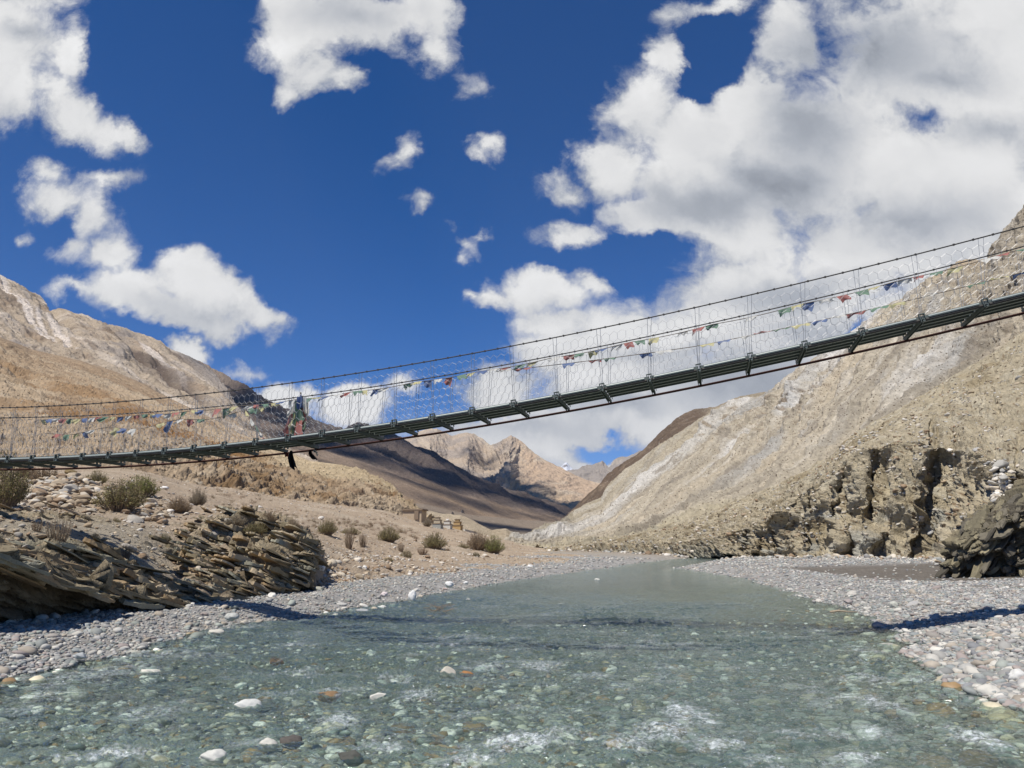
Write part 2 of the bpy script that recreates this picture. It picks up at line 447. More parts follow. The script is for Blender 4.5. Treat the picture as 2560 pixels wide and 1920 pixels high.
# ---- tilted beds of rock breaking out of the ledges, and the same on the crag
M_ledge = col_mat('bedded_rock', .95, .12, 5, .45, .8, .06)
def rock_beds(name, pts, nb, strike, size, cols, label, seed):
    r = np.random.default_rng(seed); nb = np.array(nb, float); nb /= np.linalg.norm(nb)
    st0 = np.array(strike, float); st0 -= nb * (st0 @ nb); st0 /= np.linalg.norm(st0)
    nl, nw = 12, 5
    Vs, Qs, Cs, off = [], [], [], 0
    gi = np.arange((nl + 1) * (nw + 1)).reshape(nl + 1, nw + 1)
    q1 = np.stack([gi[:-1, :-1], gi[1:, :-1], gi[1:, 1:], gi[:-1, 1:]], -1).reshape(-1, 4)
    edge = np.concatenate([gi[:-1, 0], gi[-1, :-1], gi[:0:-1, -1], gi[0, :0:-1]]); M_ = gi.size
    q2 = np.stack([edge, np.roll(edge, -1), np.roll(edge, -1) + M_, edge + M_], -1)
    for k, p in enumerate(pts):
        L, W, H = size[0] * r.lognormal(0, .45), size[1] * r.lognormal(0, .35), size[2] * r.lognormal(0, .45)
        n_ = nb + r.normal(0, .09, 3); n_ /= np.linalg.norm(n_)
        a = st0 + r.normal(0, .16, 3); a -= n_ * (a @ n_); a /= np.linalg.norm(a); b = np.cross(n_, a)
        u = np.linspace(-.5, .5, nl + 1)[:, None]; v = np.linspace(-.5, .5, nw + 1)[None, :]
        taper = 1 - .55 * np.abs(2 * u) ** 3
        jag = .5 * noise2(u * 5 + k * 3.7, u * 0 + v * 2 + k, seed)
        U = u + .08 * noise2(v * 4 + k, u * 2 + k * 1.3, seed + 1) + 0 * v; Vv = v * taper * (1 + .35 * jag) + .10 * jag
        top = H * (.5 + .5 * noise2(u * 3 + k * 2.1, v * 3 + k, seed + 2) + .35 * noise2(u * 9 + k, v * 7 - k, seed + 3))
        B = np.asarray(p)[None, None] + a * (U * L)[..., None] + b * (Vv * W)[..., None]
        T = B + n_ * top[..., None]; Bo = B - n_ * (H * (.5 + .25 * noise2(u * 4 - k, v * 4 + k, seed + 4)))[..., None]
        Vs.append(np.concatenate([T.reshape(-1, 3), Bo.reshape(-1, 3)])); Qs += [q1 + off, q1[:, ::-1] + M_ + off, q2[:, ::-1] + off]; off += 2 * M_
        c = np.array(cols[r.integers(len(cols))]) * r.uniform(.75, 1.2); Cs.append(np.tile(c, (2 * M_, 1)))
    o = mesh_obj(name, np.concatenate(Vs), np.concatenate(Qs), M_ledge, smooth=False, attrs={'col': np.concatenate(Cs)})
    return tag(o, label, kind='structure')
ROCK = [(.31, .255, .17), (.24, .20, .13), (.37, .30, .205), (.20, .165, .105), (.27, .255, .19), (.33, .24, .14)]
def pick_rock(w, n, seed):
    r = np.random.default_rng(seed); w = w.ravel() / w.sum(); k = r.choice(w.size, n, p=w); return LEFT['P'].reshape(-1, 3)[k]
_pxg = np.broadcast_to(xsL[:, None], LEFT['P'].shape[:2]); _tg = np.broadcast_to(tL[None, :], LEFT['P'].shape[:2])
NB, ST = (.28, .20, 1), (1.5, 4.4, -1.3)
_w = LEFT['o2'] * (_pxg > 430) * (_pxg < 768) * (_tg > 1.9)
rock_beds('rock_beds', pick_rock(_w, 820, 1) - [0, 0, .085], NB, ST, (.80, .46, .05), ROCK, 'thin tilted rock layers jutting from the outcrop by the bend of the bank', 31)
_w = LEFT['o1'] * (_pxg > -260) * (_pxg < 455) * (_tg > 1.55) * (_tg < 3.2) * np.exp(-((_tg - 2.1) / .5) ** 2)
rock_beds('rock_beds', pick_rock(_w, 260, 2) - [0, 0, .075], NB, ST, (.95, .40, .05), ROCK, 'tilted slabs along the lip of the dark ledge above the cobbles', 32)
_w = (LEFT['rock'] > .4) * (_pxg > -200) * (_pxg < 470) * (_tg > 2.5) * (_tg < 4.2) * 1.0
rock_beds('rock_beds', pick_rock(_w, 90, 3) - [0, 0, .06], NB, ST, (.8, .28, .045), ROCK, 'low broken rock ribs crossing the dusty ground above the ledge', 33)

def pick(Pgrid, px, py):
    """nearest sample of a terrain grid to a photo position, hidden samples ignored roughly by taking the closest"""
    if 'cache' not in pick.__dict__: pick.cache = {}
    key = id(Pgrid)
    if key not in pick.cache:
        R = Pgrid.reshape(-1, 3) - np.array([0, 0, CAMH])
        zc = R[:, 1] * CP + R[:, 2] * SP; yc = -R[:, 1] * SP + R[:, 2] * CP
        pick.cache[key] = (1280 + F * R[:, 0] / zc, 960 - F * yc / zc, R[:, 1])
    X, Y, D = pick.cache[key]
    d2 = (X - px) ** 2 + (Y - py) ** 2
    near = np.argsort(d2)[:12]
    k = near[np.argmin(D[near] + d2[near] * 0.02)]
    return Pgrid.reshape(-1, 3)[k]

# ---- hills: brown lower slope and promontory on the left
xsB = np.linspace(-500, 1120, 1000)
topB = [(-500, 620, 240), (-300, 730, 260), (0, 840, 300), (81, 872, 310), (203, 900, 310), (285, 925, 310), (366, 961, 300), (407, 986, 290), (476, 1018, 280), (529, 1043, 270), (600, 1082, 260), (660, 1106, 250), (713, 1126, 240), (775, 1151, 230), (847, 1160, 220), (894, 1173, 210), (934, 1195, 200), (967, 1214, 190), (981, 1224, 185), (992, 1242, 180), (1024, 1263, 172), (1035, 1276, 168), (1060, 1300, 165), (1120, 1330, 168)]
botB = [(-500, 1130, 58), (-300, 1155, 63), (0, 1178, 70), (300, 1190, 79), (500, 1230, 90), (600, 1236, 100), (673, 1252, 106), (790, 1272, 114), (880, 1284, 124), (1003, 1300, 140), (1060, 1322, 150), (1120, 1345, 160)]
midB = [(-500, 900, 130), (0, 1005, 150), (200, 1040, 150), (400, 1085, 150), (529, 1110, 155), (600, 1130, 160), (713, 1172, 165), (790, 1198, 168), (894, 1212, 170), (967, 1240, 168), (1003, 1262, 162), (1060, 1308, 158), (1120, 1336, 164)]
PB, tB = loft([botB, midB, topB, back(topB, xsB, 260, 30), back(topB, xsB, 700, 160)], xsB, [210, 220, 25, 12], 5)
def make_brown():
    P = PB; Nn = normals(P); s, t = arclen(P); s = s + 0 * t; t = t + 0 * s
    pxg = xsB[:, None] + 0 * t; tg = 0 * s + tB[None, :]
    k = 0.5 * P[..., 0] + 0.85 * P[..., 1]
    g1 = fbm(k / 22, t / 90, 5, 61, 0.5, ridge=True); g2 = fbm(k / 6, t / 26, 5, 62, 0.55, ridge=True); f1 = fbm(s / 16, t / 9, 5, 63, 0.55)
    # brown clay cliff bands stepping down to the right
    band = (tg - (0.92 + 0.28 * sstep(0, 500, pxg) - 0.42 * sstep(250, 900, pxg))) + 0.22 * fbm(s / 30, t / 40, 4, 64)
    cl = sstep(-0.24, -0.05, band) * sstep(0.30, 0.05, band) * sstep(900, 760, pxg)
    band2 = (tg - (1.45 - 0.0005 * pxg)) + 0.15 * fbm(s / 25, t / 30, 4, 65)
    cl2 = sstep(-0.12, -0.03, band2) * sstep(0.16, 0.05, band2) * sstep(640, 430, pxg) * 0.8
    prom = np.exp(-(((pxg - 965) / 55) ** 2 + ((tg - 1.15) / 0.55) ** 2))
    fine = fbm(s / 3.2, t / 2.2, 5, 66, 0.6)
    fade = sstep(0.0, 0.12, tg) * sstep(2.0, 1.85, tg) * 0.9 + 0.1
    d = fade * (2.6 * (g1 - 0.55) + 0.9 * (g2 - 0.5) * (0.4 + 1.6 * np.maximum(cl, cl2)) + 1.7 * f1 + 0.8 * fine + 1.5 * cl * (fbm(k / 9, t / 30, 4, 67, ridge=True) - 0.5)) + 1.6 * fade * (fbm(k / 3.4, t / 30, 5, 73, .6, ridge=True) - .5) + 1.5 * fade * fbm(s / 7, t / 4, 5, 74, .6) + prom * 3.0 * fbm(s / 7, t / 5, 5, 68, 0.6) * fade
    step = -2.2 * sstep(-0.16, -0.04, band) * sstep(900, 700, pxg)
    P2 = P + Nn * (d + step * fade * 0.6)[..., None]
    col = np.zeros(P.shape) + np.array([0.42, 0.325, 0.22])
    w = fbm(s / 25, t / 14, 5, 69)
    col = cmix(col, [0.31, 0.225, 0.145], sstep(1.35, 1.75, tg + 0.3 * w) * sstep(620, 400, pxg) * 0.85)
    col = cmix(col, [0.43, 0.35, 0.25], sstep(0.0, 0.35, fbm(k / 14, t / 60, 4, 70)) * 0.6)
    col = cmix(col, [0.255, 0.145, 0.062], np.clip(cl * 0.95 + cl2 * 0.8, 0, 1) * sstep(-0.5, 0.1, w))
    col = cmix(col, [0.27, 0.17, 0.085], sstep(0.75, 0.35, tg) * sstep(420, 560, pxg) * sstep(940, 800, pxg) * sstep(-0.35, 0.1, w) * 0.9)
    col = cmix(col, [0.46, 0.37, 0.235], sstep(600, 740, pxg) * sstep(0.7, 1.2, tg) * 0.75)
    col = cmix(col, [0.50, 0.45, 0.36], sstep(0.25, 0.5, fbm(s / 5, t / 3.5, 5, 71)) * sstep(1.6, 1.0, tg) * 0.6)
    gl_ = fbm(k / 5, t / 50, 5, 75, .6)
    col = cmix(col, [0.22, 0.15, 0.095], sstep(.10, .42, gl_ + .3 * w) * .75)
    col = cmix(col, [0.24, 0.15, 0.08], prom * sstep(0.0, 0.3, fbm(s / 5, t / 4, 4, 72)))
    return terrain('brown_hillside', P2, col, M_hill, 'structure', 'brown clay and tan gravel slope rising above the sandy shelf', 'hillside')
make_brown()

# ---- tan mountain on the left
xsA = np.linspace(-560, 860, 900)
topA = [(-560, 330, 640), (-300, 510, 680), (-100, 630, 700), (0, 686, 720), (60, 715, 730), (110, 748, 745), (130, 762, 750), (160, 773, 760), (215, 788, 770), (250, 799, 780), (300, 813, 790), (350, 830, 800), (400, 850, 800), (430, 872, 800), (470, 888, 800), (512, 908, 790), (540, 935, 770), (565, 965, 740), (600, 1020, 690), (660, 1085, 620), (760, 1150, 560), (860, 1200, 500)]
midA = [(-560, 760, 480), (0, 800, 520), (130, 850, 540), (300, 900, 560), (400, 945, 580), (512, 1010, 570), (600, 1075, 540), (700, 1150, 500), (860, 1215, 460)]
botA = [(-560, 980, 370), (0, 960, 400), (300, 1000, 420), (530, 1080, 430), (700, 1180, 430), (860, 1235, 430)]
PA, tA = loft([botA, midA, topA, back(topA, xsA, 300, 60), back(topA, xsA, 900, 330)], xsA, [170, 210, 20, 8], 5)
def make_tan():
    P = PA; Nn = normals(P); s, t = arclen(P); s = s + 0 * t; t = t + 0 * s
    pxg = xsA[:, None] + 0 * t; tg = 0 * s + tA[None, :]
    k = 0.5 * P[..., 0] + 0.85 * P[..., 1]
    g1 = fbm(k / 85, t / 260, 5, 81, 0.5, ridge=True); g2 = fbm(k / 22, t / 110, 5, 82, 0.55, ridge=True); f1 = fbm(s / 40, t / 25, 5, 83, 0.55)
    fade = sstep(2.0, 1.8, tg) * 0.85 + 0.15
    d = fade * (10 * (g1 - 0.55) + 4.0 * (g2 - 0.5) + 5 * f1) + 1.4 * fbm(s / 7, t / 6, 5, 84, 0.62) + 3.2 * (fbm(k / 9, t / 70, 5, 88, .6, ridge=True) - .5)
    # steep dark gullies
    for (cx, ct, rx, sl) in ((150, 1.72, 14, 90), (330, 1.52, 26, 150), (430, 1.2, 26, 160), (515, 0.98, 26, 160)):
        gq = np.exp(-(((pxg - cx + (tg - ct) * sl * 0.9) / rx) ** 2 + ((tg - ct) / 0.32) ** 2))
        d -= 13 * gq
    P2 = P + Nn * d[..., None]
    col = np.zeros(P.shape) + np.array([0.41, 0.335, 0.25])
    w = fbm(s / 55, t / 35, 5, 85)
    col = cmix(col, [0.31, 0.225, 0.15], sstep(0.05, 0.4, w) * 0.75)
    col = cmix(col, [0.56, 0.485, 0.40], sstep(0.0, 0.35, fbm(k / 28, t / 170, 5, 86)) * 0.8)
    col = cmix(col, [0.29, 0.255, 0.225], sstep(0.12, 0.4, fbm(s / 35, t / 40, 5, 87)) * 0.7)
    col = cmix(col, [0.20, 0.155, 0.115], sstep(.12, .42, fbm(k / 16, t / 90, 5, 89, .6) + .3 * w) * .75)
    for (cx, ct, L, wd) in ((40, 1.55, 0.55, 7), (75, 1.35, 0.6, 9), (110, 1.25, 0.55, 6), (160, 1.12, 0.5, 9), (185, 1.02, 0.4, 6), (395, 1.62, 0.3, 14), (440, 1.45, 0.35, 10)):
        q = np.abs(pxg - cx + (tg - ct) * 155 + 12 * w) / wd
        col = cmix(col, [0.66, 0.58, 0.50], sstep(1.4, 0.5, q) * sstep(L, L * 0.5, np.abs(tg - ct)) * 0.9)
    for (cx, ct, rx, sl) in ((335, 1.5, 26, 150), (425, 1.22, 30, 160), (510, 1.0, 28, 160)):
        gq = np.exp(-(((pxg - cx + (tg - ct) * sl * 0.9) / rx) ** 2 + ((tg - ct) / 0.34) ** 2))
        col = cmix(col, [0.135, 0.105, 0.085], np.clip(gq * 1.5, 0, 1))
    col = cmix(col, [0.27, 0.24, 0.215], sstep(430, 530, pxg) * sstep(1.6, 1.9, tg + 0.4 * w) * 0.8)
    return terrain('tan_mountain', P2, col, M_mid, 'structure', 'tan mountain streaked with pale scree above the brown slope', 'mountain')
make_tan()

# ---- dark shale ridge
xsK = np.linspace(200, 1560, 900)
topK = [(200, 780, 980), (350, 845, 960), (450, 880, 940), (512, 903, 930), (560, 930, 920), (590, 944, 915), (620, 962, 910), (650, 984, 905), (680, 1000, 900), (720, 1018, 895), (750, 1030, 890), (790, 1047, 880), (830, 1062, 875), (860, 1070, 870), (885, 1060, 868), (896, 1052, 865), (915, 1060, 865), (970, 1082, 860), (1000, 1092, 860), (1035, 1115, 865), (1075, 1128, 870), (1115, 1146, 880), (1150, 1166, 890), (1180, 1186, 900), (1223, 1203, 920), (1267, 1222, 940), (1310, 1236, 960), (1363, 1252, 980), (1410, 1266, 1000), (1440, 1284, 1000), (1500, 1300, 1000), (1560, 1312, 1000)]
midK = [(200, 1000, 700), (600, 1080, 720), (760, 1110, 720), (900, 1150, 700), (1000, 1185, 700), (1115, 1215, 720), (1223, 1248, 760), (1310, 1268, 820), (1440, 1296, 900), (1560, 1318, 920)]
botK = [(200, 1150, 470), (700, 1180, 480), (900, 1225, 500), (1060, 1278, 540), (1180, 1300, 580), (1320, 1310, 670), (1440, 1312, 820), (1560, 1330, 860)]
PK, tK = loft([botK, midK, topK, back(topK, xsK, 300, 60), back(topK, xsK, 900, 300)], xsK, [150, 190, 20, 8], 4)
def make_dark():
    P = PK; Nn = normals(P); s, t = arclen(P); s = s + 0 * t; t = t + 0 * s
    pxg = xsK[:, None] + 0 * t; tg = 0 * s + tK[None, :]
    k = 0.5 * P[..., 0] + 0.85 * P[..., 1]
    g1 = fbm(k / 70, t / 240, 5, 91, 0.5, ridge=True); g2 = fbm(k / 18, t / 110, 5, 92, 0.55, ridge=True)
    up = sstep(0.7, 1.6, tg)
    jag = fbm(s / 14, t / 40, 4, 93, 0.6, ridge=True) - 0.5
    d = (0.35 + up) * (9 * (g1 - 0.55) + 3.6 * (g2 - 0.5)) * (sstep(2.0, 1.9, tg) * 0.8 + 0.2) + up * 3.5 * jag * sstep(1250, 900, pxg)
    P2 = P + Nn * d[..., None]
    col = np.zeros(P.shape) + np.array([0.19, 0.15, 0.125])
    w = fbm(s / 60, t / 40, 5, 94)
    col = cmix(col, [0.14, 0.115, 0.10], sstep(0, 0.3, w) * 0.8)
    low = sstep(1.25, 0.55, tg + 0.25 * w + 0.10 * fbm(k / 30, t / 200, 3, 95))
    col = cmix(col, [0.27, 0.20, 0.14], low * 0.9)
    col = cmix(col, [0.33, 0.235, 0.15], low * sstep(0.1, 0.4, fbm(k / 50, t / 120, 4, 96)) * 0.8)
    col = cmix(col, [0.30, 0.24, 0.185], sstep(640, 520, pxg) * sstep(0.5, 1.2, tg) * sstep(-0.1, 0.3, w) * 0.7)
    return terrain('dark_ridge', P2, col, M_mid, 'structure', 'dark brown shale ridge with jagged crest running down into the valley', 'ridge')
make_dark()

# ---- valley floor between promontory and ridge
xsV = np.linspace(820, 1620, 420)
V0 = [(820, 1310, 190), (1003, 1318, 195), (1100, 1338, 200), (1160, 1352, 205), (1220, 1362, 210), (1300, 1372, 225), (1450, 1380, 240), (1620, 1384, 250)]
V1 = [(820, 1270, 250), (1050, 1272, 255), (1100, 1284, 260), (1150, 1288, 262), (1168, 1296, 262), (1200, 1312, 262), (1230, 1326, 262), (1265, 1322, 270), (1300, 1338, 280), (1370, 1350, 290), (1450, 1362, 300), (1620, 1376, 300)]
V2 = [(820, 1276, 330), (1050, 1290, 335), (1150, 1312, 340), (1230, 1338, 345), (1300, 1344, 350), (1450, 1362, 360), (1620, 1372, 360)]
V3 = [(820, 1240, 480), (1060, 1262, 520), (1180, 1288, 560), (1320, 1302, 660), (1440, 1308, 800), (1620, 1330, 850)]
PV, tV = loft([V0, V1, V2, V3], xsV, [90, 40, 90], 2)
def make_valley():
    P = PV; Nn = normals(P); s, t = arclen(P); s = s + 0 * t; t = t + 0 * s
    d = 1.2 * fbm(s / 30, t / 40, 5, 101) + 0.5 * fbm(s / 8, t / 8, 4, 102)
    P2 = P + Nn * d[..., None]
    tg = 0 * s + tV[None, :]
    col = np.zeros(P.shape) + np.array([0.43, 0.355, 0.25])
    col = cmix(col, [0.34, 0.27, 0.18], sstep(0, 0.4, fbm(s / 12, t / 50, 5, 103)) * 0.7)
    col = cmix(col, [0.20, 0.16, 0.125], sstep(1.3, 2.0, tg) * 0.85)  # cloud shade on the far plain painted into its colour
    return terrain('valley_floor', P2, col, M_hill, 'structure', 'pale gravel fans on the valley floor beyond the chortens', 'valley floor')
make_valley()

# ---- central peaks
xsP = np.linspace(900, 1660, 700)
topP = [(900, 1150, 2100), (960, 1112, 2100), (1013, 1095, 2100), (1035, 1085, 2100), (1052, 1076, 2100), (1075, 1070, 2100), (1092, 1070, 2100), (1108, 1077, 2100), (1130, 1088, 2090), (1150, 1083, 2080), (1168, 1080, 2070), (1185, 1083, 2050), (1196, 1090, 2040), (1212, 1100, 2020), (1226, 1111, 2000), (1240, 1107, 1970), (1256, 1098, 1930), (1268, 1092, 1910), (1278, 1086, 1900), (1290, 1093, 1900), (1305, 1102, 1890), (1330, 1127, 1870), (1352, 1142, 1850), (1380, 1157, 1830), (1410, 1172, 1800), (1440, 1188, 1780), (1470, 1200, 1750), (1500, 1206, 1720), (1530, 1230, 1700), (1580, 1265, 1700), (1660, 1290, 1700)]
mid2P = [(900, 1180, 1800), (1040, 1135, 1830), (1075, 1120, 1760), (1120, 1140, 1840), (1170, 1130, 1780), (1212, 1165, 1870), (1240, 1165, 1820), (1275, 1140, 1720), (1300, 1160, 1760), (1350, 1185, 1700), (1430, 1215, 1640), (1500, 1235, 1600), (1580, 1278, 1600), (1660, 1300, 1600)]
mid1P = [(900, 1220, 1500), (1060, 1190, 1500), (1120, 1200, 1540), (1190, 1215, 1600), (1235, 1215, 1480), (1262, 1192, 1340), (1300, 1212, 1450), (1345, 1225, 1380), (1390, 1236, 1450), (1430, 1248, 1400), (1500, 1262, 1400), (1580, 1290, 1450), (1660, 1310, 1450)]
botP = [(900, 1270, 1100), (1100, 1280, 1100), (1260, 1285, 1080), (1440, 1305, 1100), (1660, 1330, 1200)]
PP, tP = loft([botP, mid1P, mid2P, topP, back(topP, xsP, 500, 100), back(topP, xsP, 1500, 500)], xsP, [90, 90, 80, 14, 8], 3)
def make_peaks():
    P = PP; Nn = normals(P); s, t = arclen(P); s = s + 0 * t; t = t + 0 * s
    pxg = xsP[:, None] + 0 * t; tg = 0 * s + tP[None, :]
    k = s + np.where(pxg > 1275, -0.4, 0.3) * t * 0.8
    g1 = fbm(k / 120, t / 420, 5, 111, 0.5, ridge=True); g2 = fbm(k / 34, t / 200, 5, 112, 0.55, ridge=True)
    d = (11 * (g1 - 0.55) + 6 * (g2 - 0.5)) * (sstep(3.0, 2.5, tg) * 0.9 + 0.1) + 3 * fbm(s / 16, t / 14, 4, 113)
    P2 = P + Nn * d[..., None]
    w = fbm(s / 130, t / 80, 5, 114)
    col = np.zeros(P.shape) + np.array([0.39, 0.315, 0.24])
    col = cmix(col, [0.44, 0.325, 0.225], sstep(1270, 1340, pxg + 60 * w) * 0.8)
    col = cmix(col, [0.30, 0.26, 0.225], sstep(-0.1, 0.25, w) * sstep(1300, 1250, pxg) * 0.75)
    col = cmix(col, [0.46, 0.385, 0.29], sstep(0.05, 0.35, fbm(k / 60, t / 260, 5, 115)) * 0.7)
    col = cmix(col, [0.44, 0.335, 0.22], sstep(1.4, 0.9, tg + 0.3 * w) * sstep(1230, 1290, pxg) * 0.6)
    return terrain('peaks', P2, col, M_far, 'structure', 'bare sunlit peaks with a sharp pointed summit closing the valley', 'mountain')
make_peaks()

# ---- far blue hills and the snow peak
xsF = np.linspace(1330, 1760, 300)
topF = [(1330, 1210, 4200), (1400, 1186, 4200), (1439, 1174, 4200), (1465, 1166, 4200), (1489, 1158, 4200), (1515, 1157, 4200), (1547, 1148, 4200), (1569, 1143, 4200), (1640, 1118, 4200), (1760, 1090, 4200)]
botF = [(1330, 1262, 2600), (1500, 1255, 2600), (1760, 1290, 2600)]
midF = [(1330, 1235, 3300), (1439, 1205, 3500), (1500, 1190, 3700), (1540, 1200, 3300), (1640, 1180, 3400), (1760, 1160, 3400)]
PF, tF = loft([botF, midF, topF, back(topF, xsF, 1200, 300), back(topF, xsF, 2600, 900)], xsF, [50, 60, 10, 6], 3)
def make_far():
    s, t = arclen(PF); s = s + 0 * t; t = t + 0 * s
    P2 = PF + normals(PF) * (40 * (fbm(s / 260, t / 500, 5, 121, ridge=True) - .5))[..., None]
    col = np.zeros(PF.shape) + np.array([0.27, 0.235, 0.20]); col = cmix(col, [0.36, 0.31, 0.25], sstep(0, 0.3, fbm(s / 300, t / 200, 4, 122)))
    terrain('distant_hills', P2, col, M_far, 'structure', 'hazy blue grey hills at the far end of the valley', 'hills')
    xs = np.linspace(1350, 1500, 160)
    top = [(1350, 1200, 7000), (1385, 1172, 7000), (1402, 1167, 7000), (1408, 1158, 7000), (1416, 1154, 7000), (1424, 1164, 7000), (1436, 1172, 7000), (1450, 1176, 7000), (1470, 1182, 7000), (1500, 1200, 7000)]
    bot = [(1350, 1240, 5600), (1500, 1240, 5600)]
    P, tt = loft([bot, top, back(top, xs, 1500, 300), back(top, xs, 3000, 1200)], xs, [60, 10, 6], 2)
    s, t = arclen(P); s = s + 0 * t; t = t + 0 * s
    P = P + normals(P) * (14 * (fbm(s / 150, t / 300, 5, 123, ridge=True) - .5))[..., None]
    col = np.zeros(P.shape) + np.array([0.62, 0.64, 0.68]); col = cmix(col, [0.2, 0.18, 0.17], sstep(0.15, 0.3, fbm(s / 120, t / 200, 4, 124)))
    terrain('snow_mountain', P, col, M_far, 'structure', 'small snow covered peak glimpsed behind the pointed summit', 'mountain')
make_far()

# ---- right: dark ridge behind
xsR0 = np.linspace(1380, 2060, 420)
topR0 = [(1380, 1312, 560), (1420, 1292, 600), (1431, 1280, 600), (1453, 1255, 600), (1504, 1204, 590), (1543, 1169, 580), (1560, 1156, 575), (1583, 1143, 570), (1610, 1122, 565), (1634, 1099, 560), (1655, 1074, 555), (1685, 1049, 550), (1710, 1034, 548), (1735, 1024, 545), (1765, 1021, 540), (1793, 1016, 535), (1820, 1003, 530), (1851, 991, 525), (1905, 980, 520), (2060, 950, 500)]
botR0 = [(1380, 1340, 380), (1450, 1310, 380), (1600, 1230, 370), (1735, 1130, 360), (1905, 1090, 340), (2060, 1050, 320)]
PR0, tR0 = loft([botR0, topR0, back(topR0, xsR0, 200, 60), back(topR0, xsR0, 500, 200)], xsR0, [170, 14, 8], 3)
def make_r0():
    s, t = arclen(PR0); s = s + 0 * t; t = t + 0 * s
    d = 5 * (fbm((-0.57 * PR0[..., 0] + 0.82 * PR0[..., 1]) / 30, t / 90, 5, 131, ridge=True) - .5) * (sstep(1, .9, tR0)[None, :] * .8 + .2) + 1.5 * fbm(s / 8, t / 8, 4, 132)
    P2 = PR0 + normals(PR0) * d[..., None]
    col = np.zeros(P2.shape) + np.array([0.135, 0.098, 0.07]); col = cmix(col, [0.20, 0.15, 0.105], sstep(0, .35, fbm(s / 25, t / 30, 5, 133)))
    col = cmix(col, [0.33, 0.28, 0.20], sstep(1730, 1800, xsR0[:, None] + 20 * fbm(s / 30, t / 30, 3, 134)) * .85)
    terrain('brown_ridge', P2, col, M_mid, 'structure', 'dark brown rocky ridge edging the pale scree mountain', 'ridge')
make_r0()

# ---- right: pale scree mountain
xsR = np.linspace(1180, 2900, 1150)
topR = [(1180, 1384, 240), (1240, 1364, 250), (1272, 1352, 260), (1330, 1330, 290), (1400, 1301, 330), (1435, 1281, 370), (1470, 1260, 385), (1507, 1246, 395), (1520, 1217, 395), (1543, 1192, 390), (1570, 1168, 385), (1598, 1152, 380), (1638, 1116, 370), (1660, 1100, 365), (1695, 1083, 355), (1735, 1058, 345), (1779, 1023, 335), (1800, 1012, 330), (1830, 1000, 325), (1851, 993, 320), (1905, 987, 310), (1930, 966, 303), (1962, 941, 295), (2010, 908, 285), (2067, 876, 275), (2110, 842, 266), (2150, 811, 260), (2194, 778, 252), (2250, 742, 244), (2300, 714, 238), (2339, 692, 232), (2389, 659, 226), (2420, 650, 222), (2447, 645, 220), (2469, 641, 216), (2480, 610, 213), (2500, 585, 210), (2520, 561, 207), (2540, 535, 204), (2560, 507, 201), (2650, 400, 190), (2900, 250, 170)]
botR = [(1180, 1392, 168), (1272, 1388, 162), (1400, 1386, 156), (1600, 1384, 142), (1800, 1386, 122), (1933, 1388, 112), (2158, 1330, 100), (2284, 1250, 96), (2560, 1130, 90), (2900, 980, 85)]
midR = [(1180, 1389, 200), (1272, 1368, 205), (1400, 1345, 225), (1520, 1315, 235), (1700, 1240, 222), (1905, 1170, 200), (2067, 1090, 180), (2284, 950, 160), (2447, 880, 150), (2560, 790, 140), (2900, 600, 125)]
PR, tR = loft([botR, midR, topR, back(topR, xsR, 130, 20), back(topR, xsR, 400, 120)], xsR, [190, 260, 20, 8], 6)
